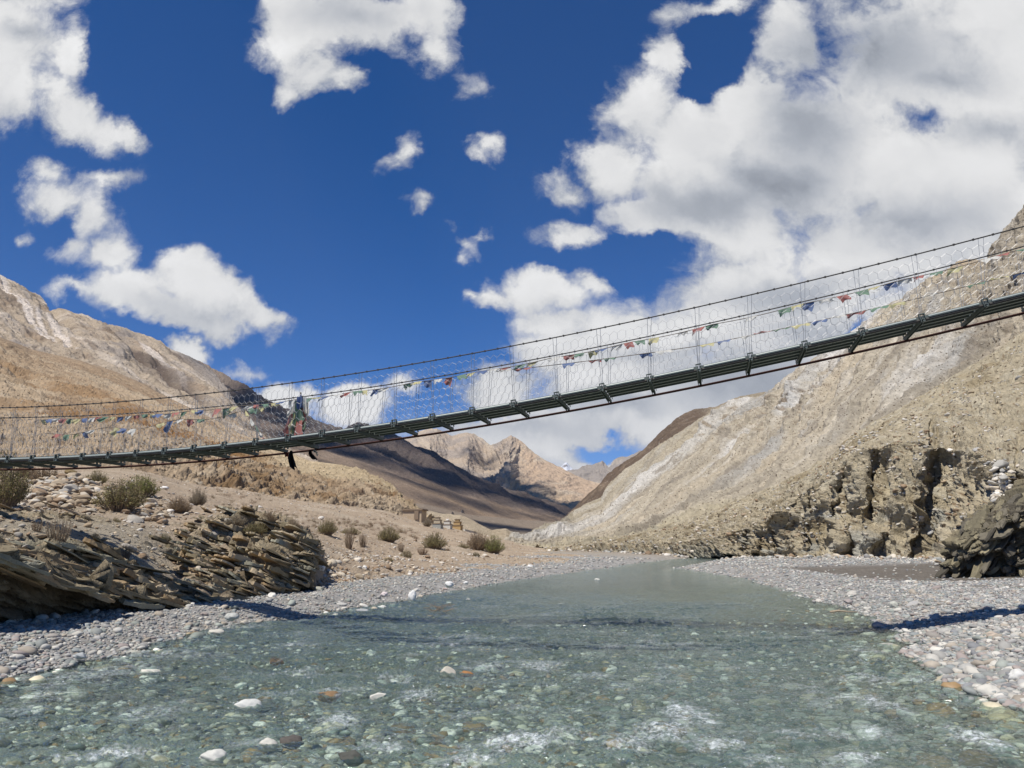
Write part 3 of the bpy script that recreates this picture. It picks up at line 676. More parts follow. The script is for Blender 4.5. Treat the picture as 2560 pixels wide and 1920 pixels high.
def make_pale():
    P = PR; Nn = normals(P); s, t = arclen(P); s = s + 0 * t; t = t + 0 * s
    pxg = xsR[:, None] + 0 * t; tg = 0 * s + tR[None, :]
    k = -0.57 * P[..., 0] + 0.82 * P[..., 1]            # along the contour: streaks follow the fall line
    g1 = fbm(k / 34, t / 220, 5, 141, 0.5, ridge=True); g2 = fbm(k / 9, t / 90, 5, 142, 0.55, ridge=True); f1 = fbm(s / 20, t / 14, 5, 143, .55)
    fade = sstep(2.0, 1.85, tg) * .85 + .15
    craggy = np.clip(np.exp(-(((pxg - 1960) / 150) ** 2 + ((tg - 1.55) / .35) ** 2)) + np.exp(-(((pxg - 2470) / 160) ** 2 + ((tg - 1.5) / .6) ** 2)) + np.exp(-(((pxg - 1800) / 100) ** 2 + ((tg - 1.75) / .2) ** 2)), 0, 1)
    lowr = sstep(.5, .1, tg) * sstep(1250, 1450, pxg)
    d = fade * (6.0 * (g1 - .55) + 2.4 * (g2 - .5) + 2.4 * f1) + .7 * fbm(s / 4, t / 4, 5, 144, .62) + .9 * (fbm(k / 3.5, t / 60, 4, 154, ridge=True) - .5) + craggy * 3.2 * fbm(s / 7, t / 5, 5, 145, .6) + lowr * 2.2 * (fbm((s + .4 * t) / 7, t / 14, 5, 146, .6, ridge=True) - .5)
    P2 = P + Nn * d[..., None]
    w = fbm(s / 30, t / 22, 5, 147)
    col = np.zeros(P.shape) + np.array([0.41, 0.36, 0.275])
    st = fbm(k / 7, t / 200, 5, 148, .6)
    col = cmix(col, [0.46, 0.395, 0.295], sstep(0, .3, st) * .75)
    col = cmix(col, [0.28, 0.245, 0.19], sstep(-.05, -.4, st) * .85)
    st2 = fbm(k / 2.0, t / 170, 5, 155, .6)
    col = cmix(col, [0.55, 0.50, 0.41], sstep(.08, .4, st2) * .6)
    col = cmix(col, [0.27, 0.235, 0.185], sstep(-.08, -.4, st2) * .6)
    pale = fbm(k / 20, t / 120, 5, 149)
    col = cmix(col, [0.58, 0.56, 0.52], sstep(.05, .35, pale + .15 * w) * sstep(.6, 1.2, tg) * .85)
    col = cmix(col, [0.37, 0.365, 0.345], sstep(.1, .4, fbm(k / 11, t / 70, 5, 150) + .1 * w) * sstep(.8, 1.2, tg) * .7)
    col = cmix(col, [0.235, 0.205, 0.165], sstep(.18, .42, fbm(k / 4.5, t / 26, 5, 153, .65) + .25 * w) * .75)
    col = cmix(col, [0.25, 0.20, 0.145], craggy * sstep(.05, .35, fbm(s / 5, t / 4, 5, 151)) * .9)
    col = cmix(col, [0.29, 0.25, 0.19], sstep(2380, 2500, pxg) * sstep(1.0, 1.4, tg) * sstep(-.4, .2, w) * .7)
    col = cmix(col, [0.40, 0.31, 0.20], sstep(2260, 2330, pxg) * sstep(2480, 2400, pxg) * sstep(1.8, 1.92, tg) * .9)
    col = cmix(col, [0.46, 0.40, 0.27], sstep(.6, .3, tg + .2 * w) * .7)
    col = cmix(col, [0.30, 0.285, 0.235], lowr * sstep(-.1, .25, fbm(s / 9, t / 6, 5, 152)) * .8)
    col = cmix(col, [0.30, 0.26, 0.18], sstep(1.2, 1.9, tg) * sstep(1900, 1700, pxg) * .45)
    return terrain('pale_mountain', P2, col, M_hill, 'structure', 'pale grey and buff scree mountain rising beyond the gravel bank', 'mountain')
make_pale()

# ---- right: yellow conglomerate hill with eroded cliffs over the bank
xsH = np.linspace(1290, 2900, 1250)
topH = [(1290, 1386, 158), (1330, 1376, 152), (1400, 1365, 147), (1500, 1350, 141), (1600, 1332, 134), (1700, 1304, 128), (1800, 1268, 123), (1933, 1213, 116), (2000, 1180, 112), (2068, 1148, 110), (2120, 1105, 107), (2158, 1080, 106), (2220, 1036, 105), (2284, 1000, 104), (2380, 940, 104), (2500, 868, 104), (2560, 826, 104), (2900, 640, 104)]
cltH = [(1290, 1387, 155), (1400, 1376, 142), (1500, 1368, 134), (1600, 1362, 126), (1700, 1352, 117), (1800, 1338, 107), (1880, 1312, 98), (1933, 1290, 92), (1990, 1240, 86), (2050, 1200, 82), (2110, 1150, 78.5), (2180, 1115, 75), (2260, 1100, 72), (2340, 1105, 68), (2420, 1120, 63), (2500, 1150, 57), (2560, 1170, 54), (2900, 1150, 45)]
basH = [(1290, 1389, 153.5), (1400, 1388, 140), (1500, 1388, 131), (1600, 1388, 122.5), (1700, 1389, 113.5), (1800, 1391, 103.5), (1880, 1393, 95), (1933, 1394, 89), (1990, 1395, 83), (2050, 1396, 78.5), (2110, 1397, 74.5), (2180, 1398, 71), (2260, 1400, 67.5), (2340, 1404, 63), (2420, 1412, 57), (2500, 1425, 50), (2560, 1435, 46), (2900, 1460, 38)]
PH, tH = loft([basH, cltH, topH, back(topH, xsH, 14, 2), back(topH, xsH, 40, 22)], xsH, [220, 240, 14, 8], 2)
ALC = [(2190, .28, 1.08, 34, 3.6), (2108, .42, .95, 24, 2.4), (2055, .05, .62, 40, 2.2), (1945, .0, .85, 26, 2.4), (1985, .0, .7, 24, 2.0), (2375, .02, 1.10, 66, 5.2), (2345, .55, 1.15, 20, 3.2), (2440, .42, 1.02, 46, 4.2), (2320, .0, .45, 44, 3.6), (2140, .0, .55, 26, 2.0), (2245, .0, .42, 40, 2.2), (1912, .0, .7, 12, 1.5), (1870, .1, .9, 9, 1.2), (2300, .0, .5, 26, 2.2), (2478, .3, 1.0, 18, 2.0), (2540, .3, 1.1, 14, 1.8), (2010, .4, 1.1, 10, 1.4), (1990, .55, 1.1, 8, 1.2), (2330, .95, 1.4, 9, 1.6)]
def make_cliff():
    P = PH.copy(); s, t = arclen(P); s = s + 0 * t; t = t + 0 * s
    pxg = xsH[:, None] + 0 * t; tg = 0 * s + tH[None, :]
    Nn = normals(P)
    wob = 10 * fbm(tg * 3, s / 9, 3, 160)
    d = 0 * s
    cav = 0 * s
    for cx, t0, t1, w, dep in ALC:
        e = np.abs(pxg - cx + wob - 30 * (tg - t0) * 0.25) / w
        prof = sstep(1.15, 0.55, e) * sstep(t0 - .12, t0 + .03, tg) * sstep(t1 + .10 - .12 * e, t1 - .22 - .12 * e, tg)
        cav = np.maximum(cav, prof * dep)
    face = sstep(1.25, .95, tg) * sstep(1300, 1420, pxg)
    fl = fbm(s / 3.0 + .5 * fbm(s / 4, t / 5, 3, 172), t / 16, 5, 161, .6, ridge=True) - .5
    lump = fbm(s / 1.5, t / 1.1, 5, 162, .62)
    big = fbm(s / 11, t / 9, 4, 163)
    ff = sstep(1.05, .72, tg)
    d = face * (1.0 * ff * (fbm(s / 1.1, t / 9, 4, 173, .6, ridge=True) - .5) + 2.6 * ff * fl * sstep(.0, .25, tg + .1) + .6 * lump + 1.3 * big) + (1 - face) * (.55 * lump + 1.0 * fbm(s / 7, t / 7, 5, 164, .55) + .8 * (fbm((s + .5 * t) / 9, t / 30, 4, 165, ridge=True) - .5)) * sstep(1300, 1500, pxg)
    d = d * (sstep(2.0, 1.9, tg) * .7 + .3)
    P2 = P + Nn * d[..., None]
    # alcoves go straight back into the cliff
    P2[..., 1] += cav; P2[..., 0] += cav * .45
    # undercut at the foot
    uc = sstep(.16, .03, tg) * sstep(1860, 1900, pxg) * sstep(-.25, .1, fbm(s / 6, s * 0 + 2, 3, 166)) * 1.3
    P2[..., 1] += uc
    w = fbm(s / 9, t / 6, 5, 167)
    col = np.zeros(P.shape) + np.array([0.42, 0.36, 0.25])
    col = cmix(col, [0.50, 0.445, 0.33], sstep(0, .35, fbm(s / 4, t / 3, 5, 168)) * .8)
    col = cmix(col, [0.29, 0.23, 0.135], sstep(.05, .4, w) * .7)
    col = cmix(col, [0.385, 0.38, 0.33], sstep(.1, .35, fbm(s / 5, t / 2.2, 5, 169)) * sstep(.85, .4, tg) * .8)
    col = cmix(col, [0.30, 0.30, 0.25], sstep(1900, 1700, pxg) * sstep(.9, .2, tg) * sstep(-.2, .2, w) * .7)
    col = cmix(col, [0.48, 0.44, 0.33], sstep(.32, .5, fbm(s / .9, t / .7, 3, 170)) * .8)
    col = cmix(col, [0.17, 0.115, 0.065], sstep(.34, .5, fbm(s / .8, t / .6, 3, 171)) * .8)
    return P2, col, cav
P2H, colH, cavH = make_cliff()
terrain('cliff_hill', P2H, colH, M_hill, 'structure', 'yellow conglomerate hill with shadowed alcoves eroded into its cliff', 'cliff')

# ---- right: dark leaning crag at the frame edge
xsG = np.linspace(2370, 2960, 380)
bG = [(2370, 1449, 37.0), (2400, 1451, 36.4), (2460, 1450, 35.6), (2560, 1446, 34.6), (2700, 1446, 33), (2960, 1450, 31)]
lG = [(2370, 1400, 37.2), (2392, 1380, 36.2), (2400, 1352, 35.6), (2440, 1332, 35.0), (2500, 1300, 34.2), (2560, 1268, 33.4), (2700, 1200, 32), (2960, 1120, 30)]
tG_ = [(2370, 1392, 37.6), (2392, 1355, 37.2), (2402, 1330, 37.2), (2425, 1297, 37.6), (2480, 1256, 38.4), (2560, 1214, 39), (2700, 1150, 39), (2960, 1060, 38)]
xG = resample(bG, xsG); xG[:, 2] = -.2; xG[:, 1] += .5
PG, tG = loft([xG, lG, tG_, back(tG_, xsG, 3, .3), back(tG_, xsG, 9, 9)], xsG, [150, 110, 30, 10], 2)
CRAG = {}
def make_crag():
    P = PG; Nn = normals(P); x, y, z = P[..., 0], P[..., 1], P[..., 2]
    q = z * .8 - .5 * x + .1 * y
    bands = fbm(q / .45, (x + z) / 3, 4, 181, .6)
    lump = fbm(x / .9, z / .7, 5, 182, .62)
    d = .45 * bands + .75 * lump + .25 * fbm(x / .3, z / .22, 4, 183)
    P2 = P + Nn * (d * sstep(3.0, 2.2, tG)[None, :])[..., None]
    col = np.zeros(P.shape) + np.array([0.165, 0.145, 0.10])
    col = cmix(col, [0.32, 0.27, 0.17], sstep(0, .4, lump) * sstep(.5, 1.3, tG)[None, :] * .8)
    col = cmix(col, [0.09, 0.08, 0.065], sstep(0, -.4, bands) * .8)
    CRAG['P'] = P2
    terrain('dark_crag', P2, col, M_near, 'structure', 'dark leaning rock crag standing at the back of the gravel bank', 'crag')
make_crag()
_r = np.random.default_rng(44); _k = (_r.integers(0, PG.shape[0], 300), _r.integers(10, 250, 300))
rock_beds('crag_beds', CRAG['P'][_k] , (-.55, -.1, .8), (.5, .5, .4), (1.0, .42, .10), [(.17, .15, .10), (.13, .115, .085), (.23, .20, .13), (.10, .09, .07)], 'broken rock layers on the face of the dark crag', 45)

# ------------------------------------------------------------------ water
def make_water():
    ys = np.concatenate([np.geomspace(2.6, 30, 900), np.geomspace(30.1, 175, 260)])
    w_ = np.linspace(0, 1, 900)
    xl, xr = river_edges(np.zeros_like(ys), ys)
    lo = np.maximum(xl - 2.2, -0.85 * ys - 3); hi = np.minimum(xr + 2.2, 0.85 * ys + 3)
    X = lo[None, :] + w_[:, None] * (hi - lo)[None, :]; Y = np.broadcast_to(ys[None, :], X.shape)
    amp = lerp(1.0, 0.16, sstep(11, 36, Y)); amp = amp * (0.55 + 0.9 * sstep(-0.25, 0.35, fbm(X / 5, Y / 5, 3, 201)))
    calm = sstep(1.3, 0.5, ((X - 0.20 * Y) / (0.14 * Y)) ** 2 + ((Y - 46) / 22) ** 2)
    amp = amp * (1 - 0.75 * calm)
    wv = 0.07 * fbm(X / 0.95, Y / 0.6, 3, 202, .55) + 0.070 * (fbm(X / 0.42 + .6 * fbm(X / 1.1, Y / 1.1, 2, 198), Y / 0.22, 5, 203, .58, ridge=True) - .5) + 0.014 * fbm(X / 0.13, Y / 0.09, 3, 204)
    swell = 0.05 * fbm(X / 2.6, Y / 1.3, 3, 205)
    foam = np.zeros(X.shape)
    SP_ = [(1351, 1669, 55, 12, .8), (1043, 1738, 50, 13, .8), (1725, 1790, 60, 30, 1), (1650, 1830, 75, 22, 1), (1573, 1862, 60, 18, .9), (1300, 1858, 110, 18, 1), (1160, 1896, 90, 16, .9), (1790, 1862, 80, 16, .8), (2224, 1770, 45, 20, .9), (2439, 1850, 55, 28, 1), (2186, 1832, 36, 18, .8), (2145, 1897, 55, 16, .9), (846, 1808, 50, 24, .8), (270, 1888, 120, 20, .9), (250, 1684, 120, 8, .6), (764, 1677, 34, 12, .7), (480, 1640, 90, 7, .45), (960, 1860, 60, 20, .7), (640, 1850, 55, 16, .6), (1480, 1690, 50, 8, .6), (60, 1780, 60, 14, .5), (1900, 1905, 60, 14, .7), (1010, 1700, 30, 8, .6), (2300, 1700, 60, 7, .4), (1560, 1720, 40, 9, .5), (700, 1740, 60, 9, .5), (420, 1780, 60, 10, .5), (1180, 1790, 50, 10, .6), (2060, 1760, 40, 9, .5)]
    bump = np.zeros(X.shape)
    for px, py, rx, ry, st in SP_:
        c = on_z(px, py); a = abs(on_z(px + rx, py)[0] - c[0]); b = abs(on_z(px, py - ry)[1] - c[1])
        q = ((X - c[0]) / a) ** 2 + ((Y - c[1]) / b) ** 2
        foam = np.maximum(foam, .8 * st * sstep(1.7, 0.0, q + 1.5 * fbm(X / .5 + 2.5 * fbm(X / .9, Y / .5, 3, 209), Y / .16, 4, 206, .6)))
        bump += 0.03 * st * np.exp(-q)
    crest = sstep(0.25, 0.6, fbm(X / .42, Y / .26, 4, 203, .55, ridge=True)) * sstep(0.05, .4, fbm(X / 1.6, Y / 1.1, 4, 207)) * sstep(34, 12, Y)
    foam = np.maximum(foam, 0.55 * crest)
    Z = amp * (wv + swell) + bump * 1.3
    Z = Z + foam * 0.02 * fbm(X / .08, Y / .07, 3, 208)
    d = np.minimum(X - xl[None, :], xr[None, :] - X)
    Z = Z * sstep(-0.4, 0.8, d) * 1.0
    depth = sstep(0.2, 2.5, d)
    deep = np.clip(0.25 + 0.75 * sstep(1.6, 0.2, ((X - 0.45 * Y) / (0.32 * Y)) ** 2 + ((Y - 9.5) / 5) ** 2) + sstep(22, 50, Y) * .6, 0, 1) * depth
    m, nt = new_mat('river_water'); n = N(nt)
    pos = n.node('ShaderNodeNewGeometry').outputs['Position']
    far = n.mrange(n.sep(pos)[1], 8, 45, 0, 1)
    sc = n.node('ShaderNodeMapping'); nt.links.new(pos, sc.inputs[0]); sc.inputs['Scale'].default_value = (1, 1.5, 1)
    h = n.math('ADD', n.noise(sc.outputs[0], 6.5, 5, 0.6), n.math('MULTIPLY', n.noise(sc.outputs[0], 2.2, 3, .5), 1.2))
    nb = n.bump(h, n.mrange(far, 0, 1, 1.0, 0.5), 0.085)
    fr = n.node('ShaderNodeFresnel'); fr.inputs['IOR'].default_value = 1.33; nt.links.new(nb, fr.inputs['Normal'])
    gl = n.node('ShaderNodeBsdfGlossy'); gl.inputs['Roughness'].default_value = 0.06; nt.links.new(nb, gl.inputs['Normal']); gl.inputs['Color'].default_value = (.95, .97, 1, 1)
    tr = n.node('ShaderNodeBsdfTransparent'); tr.inputs[0].default_value = (.84, .94, .915, 1)
    df = n.node('ShaderNodeBsdfDiffuse'); nt.links.new(nb, df.inputs['Normal'])
    dcol = n.mix(n.noise(pos, .35, 4, .6), (.085, .150, .140), (.14, .175, .152)); nt.links.new(dcol, df.inputs[0])
    body = n.node('ShaderNodeMixShader'); nt.links.new(n.math('MULTIPLY_ADD', n.attr('deep', 'Fac'), .40, .07, clamp=True), body.inputs[0])
    nt.links.new(tr.outputs[0], body.inputs[1]); nt.links.new(df.outputs[0], body.inputs[2])
    mx = n.node('ShaderNodeMixShader'); nt.links.new(n.math('MULTIPLY', fr.outputs[0], .85), mx.inputs[0])
    nt.links.new(body.outputs[0], mx.inputs[1]); nt.links.new(gl.outputs[0], mx.inputs[2])
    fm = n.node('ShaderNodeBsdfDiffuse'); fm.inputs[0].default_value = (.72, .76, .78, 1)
    ft = n.math('MULTIPLY', n.mrange(n.noise(sc.outputs[0], 22, 6, .8), .44, .66), n.attr('foam', 'Fac'))
    ft = n.math('ADD', ft, n.math('MULTIPLY', n.mrange(n.attr('foam', 'Fac'), .35, 1.0), n.mrange(n.noise(sc.outputs[0], 6, 7, .75), .47, .68)), clamp=True)
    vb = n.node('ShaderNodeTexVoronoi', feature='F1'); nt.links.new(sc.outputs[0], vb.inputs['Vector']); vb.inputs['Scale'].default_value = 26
    glints = n.math('MULTIPLY', n.mrange(vb.outputs['Distance'], .30, .16, 0, 1), n.mrange(n.sep(vb.outputs['Color'])[0], .86, .9))  # sun glints painted as white specks in the water colour
    glints = n.math('MULTIPLY', glints, n.mrange(n.noise(pos, 1.4, 3, .6), .48, .62))
    ft = n.math('MAXIMUM', ft, n.math('MULTIPLY', glints, n.mrange(n.sep(pos)[1], 22, 10, 0, 1.1)))
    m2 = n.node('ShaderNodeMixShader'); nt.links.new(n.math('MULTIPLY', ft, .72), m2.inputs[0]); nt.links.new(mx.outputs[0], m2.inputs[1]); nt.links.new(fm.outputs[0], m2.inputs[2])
    n.out(m2.outputs[0])
    o = mesh_obj('river_water', np.stack([X, Y, Z], -1).reshape(-1, 3), grid_faces(*X.shape), m, smooth=True, attrs={'foam': foam.ravel(), 'deep': deep.ravel()})
    tag(o, 'clear turquoise river running over cobbles with white riffles', kind='structure')
make_water()

# ------------------------------------------------------------------ stones
import bmesh
def ico(sub):
    bm = bmesh.new(); bmesh.ops.create_icosphere(bm, subdivisions=sub, radius=1)
    V = np.array([v.co[:] for v in bm.verts]); T = np.array([[v.index for v in f.verts] for f in bm.faces]); bm.free()
    return V, T
def stone_protos(sub, k, seed, angular=0.0):
    V, T = ico(sub); out = []
    r = np.random.default_rng(seed)
    for j in range(k):
        f = 1 + 0.24 * noise2(V[:, 0] * 1.1 + j * 7.7 + V[:, 2], V[:, 1] * 1.1 - j * 3.1 + V[:, 2] * .6, seed + j) + 0.08 * noise2(V[:, 0] * 2.6 + j, V[:, 1] * 2.6 + V[:, 2] * 2, seed + j + 9)
        W = V * f[:, None]
        if angular:
            for _ in range(7):
                nn = r.normal(size=3); nn /= np.linalg.norm(nn); dcut = r.uniform(.5, .85)
                q = W @ nn; W = W - np.clip(q - dcut, 0, None)[:, None] * nn * angular
        out.append(W)
    return out, T

STONE_COLS = np.array([.90, .875, .82]) * np.array([[.36, .36, .36], [.30, .31, .31], [.42, .42, .41], [.27, .29, .29], [.35, .33, .31], [.48, .47, .44], [.24, .25, .27], [.31, .34, .32], [.40, .36, .31], [.33, .29, .28], [.55, .54, .51], [.29, .32, .33]])
BED_COLS = 1.35 * np.array([[.26, .26, .22], [.20, .20, .17], [.34, .33, .27], [.15, .15, .13], [.30, .25, .16], [.45, .43, .36], [.24, .16, .08], [.19, .21, .18], [.38, .34, .24], [.12, .11, .09], [.58, .56, .50], [.30, .31, .28]])
WARM_COLS = np.array([[.46, .40, .31], [.38, .31, .22], [.32, .25, .17], [.52, .47, .39], [.28, .20, .13], [.42, .38, .33], [.36, .33, .28], [.60, .56, .49], [.24, .17, .11]])

M_stone = col_mat('cobble_stone', .85, .25, 14, .22, .25, .02)
M_wet = col_mat('wet_cobble', .55, .35, 10, .3, .2, .02)
M_rubble = col_mat('rubble_stone', .92, .15, 9, .28, .4, .03)

def scatter(name, pos, size, cols, protos, mat, label, kind='stuff', flat=(.36, .66), sink=.35, tilt=.25, nrm=None, seed=1):
    Pr, T = protos; r = np.random.default_rng(seed); n = len(pos)
    k = r.integers(0, len(Pr), n); PV_ = np.stack(Pr)[k]                      # n,v,3
    sc = np.stack([size * r.uniform(.8, 1.25, n), size * r.uniform(.62, .95, n), size * r.uniform(*flat, n)], -1) / 2
    PV_ = PV_ * sc[:, None, :]
    a = r.uniform(0, 2 * np.pi, n); tx, ty = r.normal(0, tilt, n), r.normal(0, tilt, n)
    x, y, z = PV_[..., 0], PV_[..., 1], PV_[..., 2]
    y, z = y * np.cos(tx)[:, None] - z * np.sin(tx)[:, None], y * np.sin(tx)[:, None] + z * np.cos(tx)[:, None]
    x, z = x * np.cos(ty)[:, None] + z * np.sin(ty)[:, None], -x * np.sin(ty)[:, None] + z * np.cos(ty)[:, None]
    x, y = x * np.cos(a)[:, None] - y * np.sin(a)[:, None], x * np.sin(a)[:, None] + y * np.cos(a)[:, None]
    off = pos + np.stack([0 * size, 0 * size, sc[:, 2] * (1 - 2 * sink)], -1)
    V = np.stack([x, y, z], -1) + off[:, None, :]
    nv = PV_.shape[1]
    Fc = T[None] + (np.arange(n) * nv)[:, None, None]
    cc = cols[r.integers(0, len(cols), n)] * r.uniform(.8, 1.2, n)[:, None]
    o = mesh_obj(name, V.reshape(-1, 3), Fc.reshape(-1, 3), mat, smooth=True, attrs={'col': np.repeat(cc, nv, 0)})
    tag(o, label, kind=kind)
    return o

P42 = stone_protos(2, 12, 300); P162 = stone_protos(3, 8, 320); A42 = stone_protos(2, 12, 340, .9); A162 = stone_protos(3, 8, 350, .9)

def bank_samples(n, pxr, pyr, cond, seed):
    r = np.random.default_rng(seed)
    px = r.uniform(*pxr, n); py = r.uniform(*pyr, n)
    p = on_z(px, py, .2)
    p = p[(p[:, 1] < 170)]
    xl, xr = river_edges(p[:, 0], p[:, 1])
    ok = cond(p[:, 0], p[:, 1], xl, xr)
    p = p[ok]; p[:, 2] = ground_z(p[:, 0], p[:, 1])
    return p

def cob_size(p, r, base=.10, s=.5, k=.0042, cap=.5):
    return np.clip(np.maximum(r.lognormal(math.log(base), s, len(p)), k * p[:, 1]), .03, cap)

lxy = lipw[np.argsort(lipw[:, 1])]
def left_gravel(x, y, xl, xr):
    back_ = np.interp(y, lxy[:, 1], lxy[:, 0])
    return (x < xl + .35 * rng.random(len(x)) ** 2) & (x > back_ - .6 - .004 * y * y) 
r_ = np.random.default_rng(5)
p = bank_samples(75000, (-420, 1700), (1396, 1790), left_gravel, 61)
scatter('gravel_bank', p, cob_size(p, r_, .050, .5, .0034, .26), STONE_COLS, P42, M_stone, 'grey cobble bank along the water under the rock ledges', seed=2)
def right_gravel(x, y, xl, xr):
    n2_ = fbm(x / 6, y / 6, 4, 32); hollow = (np.abs((y - 40 - 0.05 * (x - xr)) / 11 + .25 * n2_) < .95) & (x - xr + 2 * n2_ > 3.8)
    sparse = rng.random(len(x)) < .05
    return (x > xr - .35 * rng.random(len(x)) ** 2) & (x < 80) & (~hollow | sparse)
p = bank_samples(125000, (1500, 3350), (1394, 1860), right_gravel, 62)
p = p[~((np.abs((p[:, 1] - 25.5) / 1.6) < .8) & (p[:, 0] - river_edges(p[:, 0], p[:, 1])[1] > 5) & (r_.random(len(p)) < .6))]
scatter('gravel_bar', p, cob_size(p, r_, .056, .5, .0034, .28), STONE_COLS, P42, M_stone, 'grey cobble bar on the far side of the water below the cliff', seed=3)
p = bank_samples(30000, (-200, 2700), (1490, 2100), lambda x, y, xl, xr: (x > xl) & (x < xr) & (y < 34), 63)
scatter('river_cobbles', p, cob_size(p, r_, .085, .55, .003, .36), BED_COLS, P42, M_wet, 'mixed brown grey and cream cobbles under the clear water', sink=.4, seed=4)
# mid-size stones breaking up the banks
p = bank_samples(300, (-300, 1500), (1410, 1720), left_gravel, 64)
scatter('bank_stones', p, np.clip(r_.lognormal(math.log(.15), .3, len(p)), .1, .34), STONE_COLS[[0, 2, 5, 10, 8]], P162, M_stone, 'larger pale stones scattered over the grey cobble bank', sink=.25, seed=6)
p = bank_samples(240, (1500, 2800), (1400, 1860), right_gravel, 65)
scatter('bar_stones', p, np.clip(r_.lognormal(math.log(.17), .35, len(p)), .1, .42), STONE_COLS[[0, 2, 5, 10, 8, 4]], P162, M_stone, 'larger pale stones scattered over the cobble bar', sink=.25, seed=7)

# rubble on the sandy shelf and the clay slope
LP = LEFT['P']; Lpx = np.broadcast_to(xsL[:, None], LP.shape[:2]); Ltg = np.broadcast_to(tL[None, :], LP.shape[:2])
def left_samples(n, seed, px, tg, dens=None):
    r = np.random.default_rng(seed); out = []
    ok = (Lpx > px[0]) & (Lpx < px[1]) & (Ltg > tg[0]) & (Ltg < tg[1])
    w = ok * 1.0
    if dens is not None: w = w * dens
    w = w.ravel() / w.sum()
    k = r.choice(w.size, n, p=w)
    return LP.reshape(-1, 3)[k] + r.normal(0, .06, (n, 3)) * [1, 1, 0], Lpx.ravel()[k], Ltg.ravel()[k]
dn = sstep(-.1, .35, fbm(LP[..., 0] / 6, LP[..., 1] / 9, 4, 210))
p, a, b = left_samples(5200, 66, (300, 1500), (2.25, 6), dn + .08)
scatter('shelf_rubble', p, np.clip(np.maximum(r_.lognormal(math.log(.09), .6, len(p)), .0022 * p[:, 1]), .05, .6), WARM_COLS, A42, M_rubble, 'small pale stones strewn over the sandy shelf', sink=.3, seed=8)
p, a, b = left_samples(1100, 67, (-300, 560), (2.3, 4.9), dn + .15)
scatter('ledge_rubble', p, np.clip(r_.lognormal(math.log(.09), .5, len(p)), .04, .32), WARM_COLS[[0, 1, 2, 2, 4, 6, 8]], A42, M_rubble, 'broken stones lying over the rock ledges', sink=.3, seed=9)
hp = np.exp(-(((Lpx - 175) / 105) ** 4 + ((Ltg - 4.62) / .42) ** 4)); p, a, b = left_samples(1000, 68, (30, 420), (3.9, 5.4), hp + .25 * np.exp(-(((Lpx - 380) / 40) ** 2 + ((Ltg - 4.15) / .25) ** 2)))
p[:, 2] += .55 * np.exp(-(((a - 175) / 80) ** 2 + ((b - 4.62) / .3) ** 2)) * r_.random(len(p))
scatter('stone_heap', p, np.clip(r_.lognormal(math.log(.34), .3, len(p)), .16, .7), WARM_COLS[[1, 2, 4, 1, 2, 0, 6, 8, 3]], A162, M_rubble, 'heap of tumbled brown and white stones between two large shrubs', sink=.2, seed=10)
# talus at the foot of the cliff and boulders beside the crag
Hpx = np.broadcast_to(xsH[:, None], P2H.shape[:2]); Htg = np.broadcast_to(tH[None, :], P2H.shape[:2])
r = np.random.default_rng(70)
wgt = ((Htg < .12) * (Hpx > 1330)).ravel() * 1.0; k = r.choice(wgt.size, 1600, p=wgt / wgt.sum())
p = P2H.reshape(-1, 3)[k] + np.stack([-r.exponential(1.2, 1600), -r.exponential(1.2, 1600), 0 * k], -1); p[:, 2] = ground_z(p[:, 0], p[:, 1])
scatter('cliff_talus', p, np.clip(r.lognormal(math.log(.3), .5, 1600), .12, 1.3), np.concatenate([WARM_COLS, STONE_COLS[:6]]), A42, M_rubble, 'fallen stones along the foot of the yellow cliff', sink=.3, seed=11)
wgt = (np.exp(-(((Hpx - 2480) / 45) ** 2 + ((Htg - .58) / .2) ** 2)) * (cavH < .3)).ravel(); k = r.choice(wgt.size, 420, p=wgt / wgt.sum())
p = P2H.reshape(-1, 3)[k] + np.array([-.4, -.5, 0])
scatter('boulder_scree', p, np.clip(r.lognormal(math.log(.42), .45, 420), .2, 1.2), np.concatenate([WARM_COLS[[0, 3, 7]], STONE_COLS[[2, 5, 10]]]), A162, M_rubble, 'pale boulders tumbled in the gap between cliff and dark crag', sink=.15, seed=12)
wgt = ((Htg > .15) * (Htg < 1.9) * (.15 + sstep(0, .4, fbm(Hpx / 40, Htg * 6, 4, 211)))).ravel(); k = r.choice(wgt.size, 5200, p=wgt / wgt.sum())
scatter('cliff_stones', P2H.reshape(-1, 3)[k], np.clip(r.lognormal(math.log(.28), .5, 5200), .12, .9), np.concatenate([WARM_COLS, STONE_COLS[[0, 2]]]), A42, M_rubble, 'stones studding the yellow conglomerate slope', sink=.45, seed=13)

# ---- stones one can tell apart
def boulder(px, py, wpx, col, label, ht=.7, on='ground', ang=0, rot=None, dep=.75, name='boulder', cat='boulder', group=None, seed=0):
    if on == 'ground':
        p = on_z(px, py, .15)
        for _ in range(4): z = float(ground_z(p[0:1], p[1:2])[0]); p = on_z(px, py, max(z, -.05))
    elif on == 'left': p = pick(LP, px, py).copy()
    elif on == 'cliff': p = pick(P2H, px, py).copy()
    Y = p[1]; w = wpx / F * Y
    Pr, T = stone_protos(4, 1, 400 + seed, .8 if ang else 0)
    V = Pr[0] * np.array([w / 2, w / 2 * dep, w / 2 * ht])
    a = rng.uniform(-.3, .3) if rot is None else rot
    V = V @ np.array([[math.cos(a), math.sin(a), 0], [-math.sin(a), math.cos(a), 0], [0, 0, 1]])
    cc = np.zeros_like(V) + np.array(col)
    o = mesh_obj(name, V, T, M_stone, smooth=True, attrs={'col': cc})
    o.location = (p[0], p[1], p[2] + w / 2 * ht * .62)
    return tag(o, label, cat, group)
W_, G_, T_, BW = (.66, .65, .62), (.34, .35, .34), (.46, .40, .31), (.24, .15, .09)
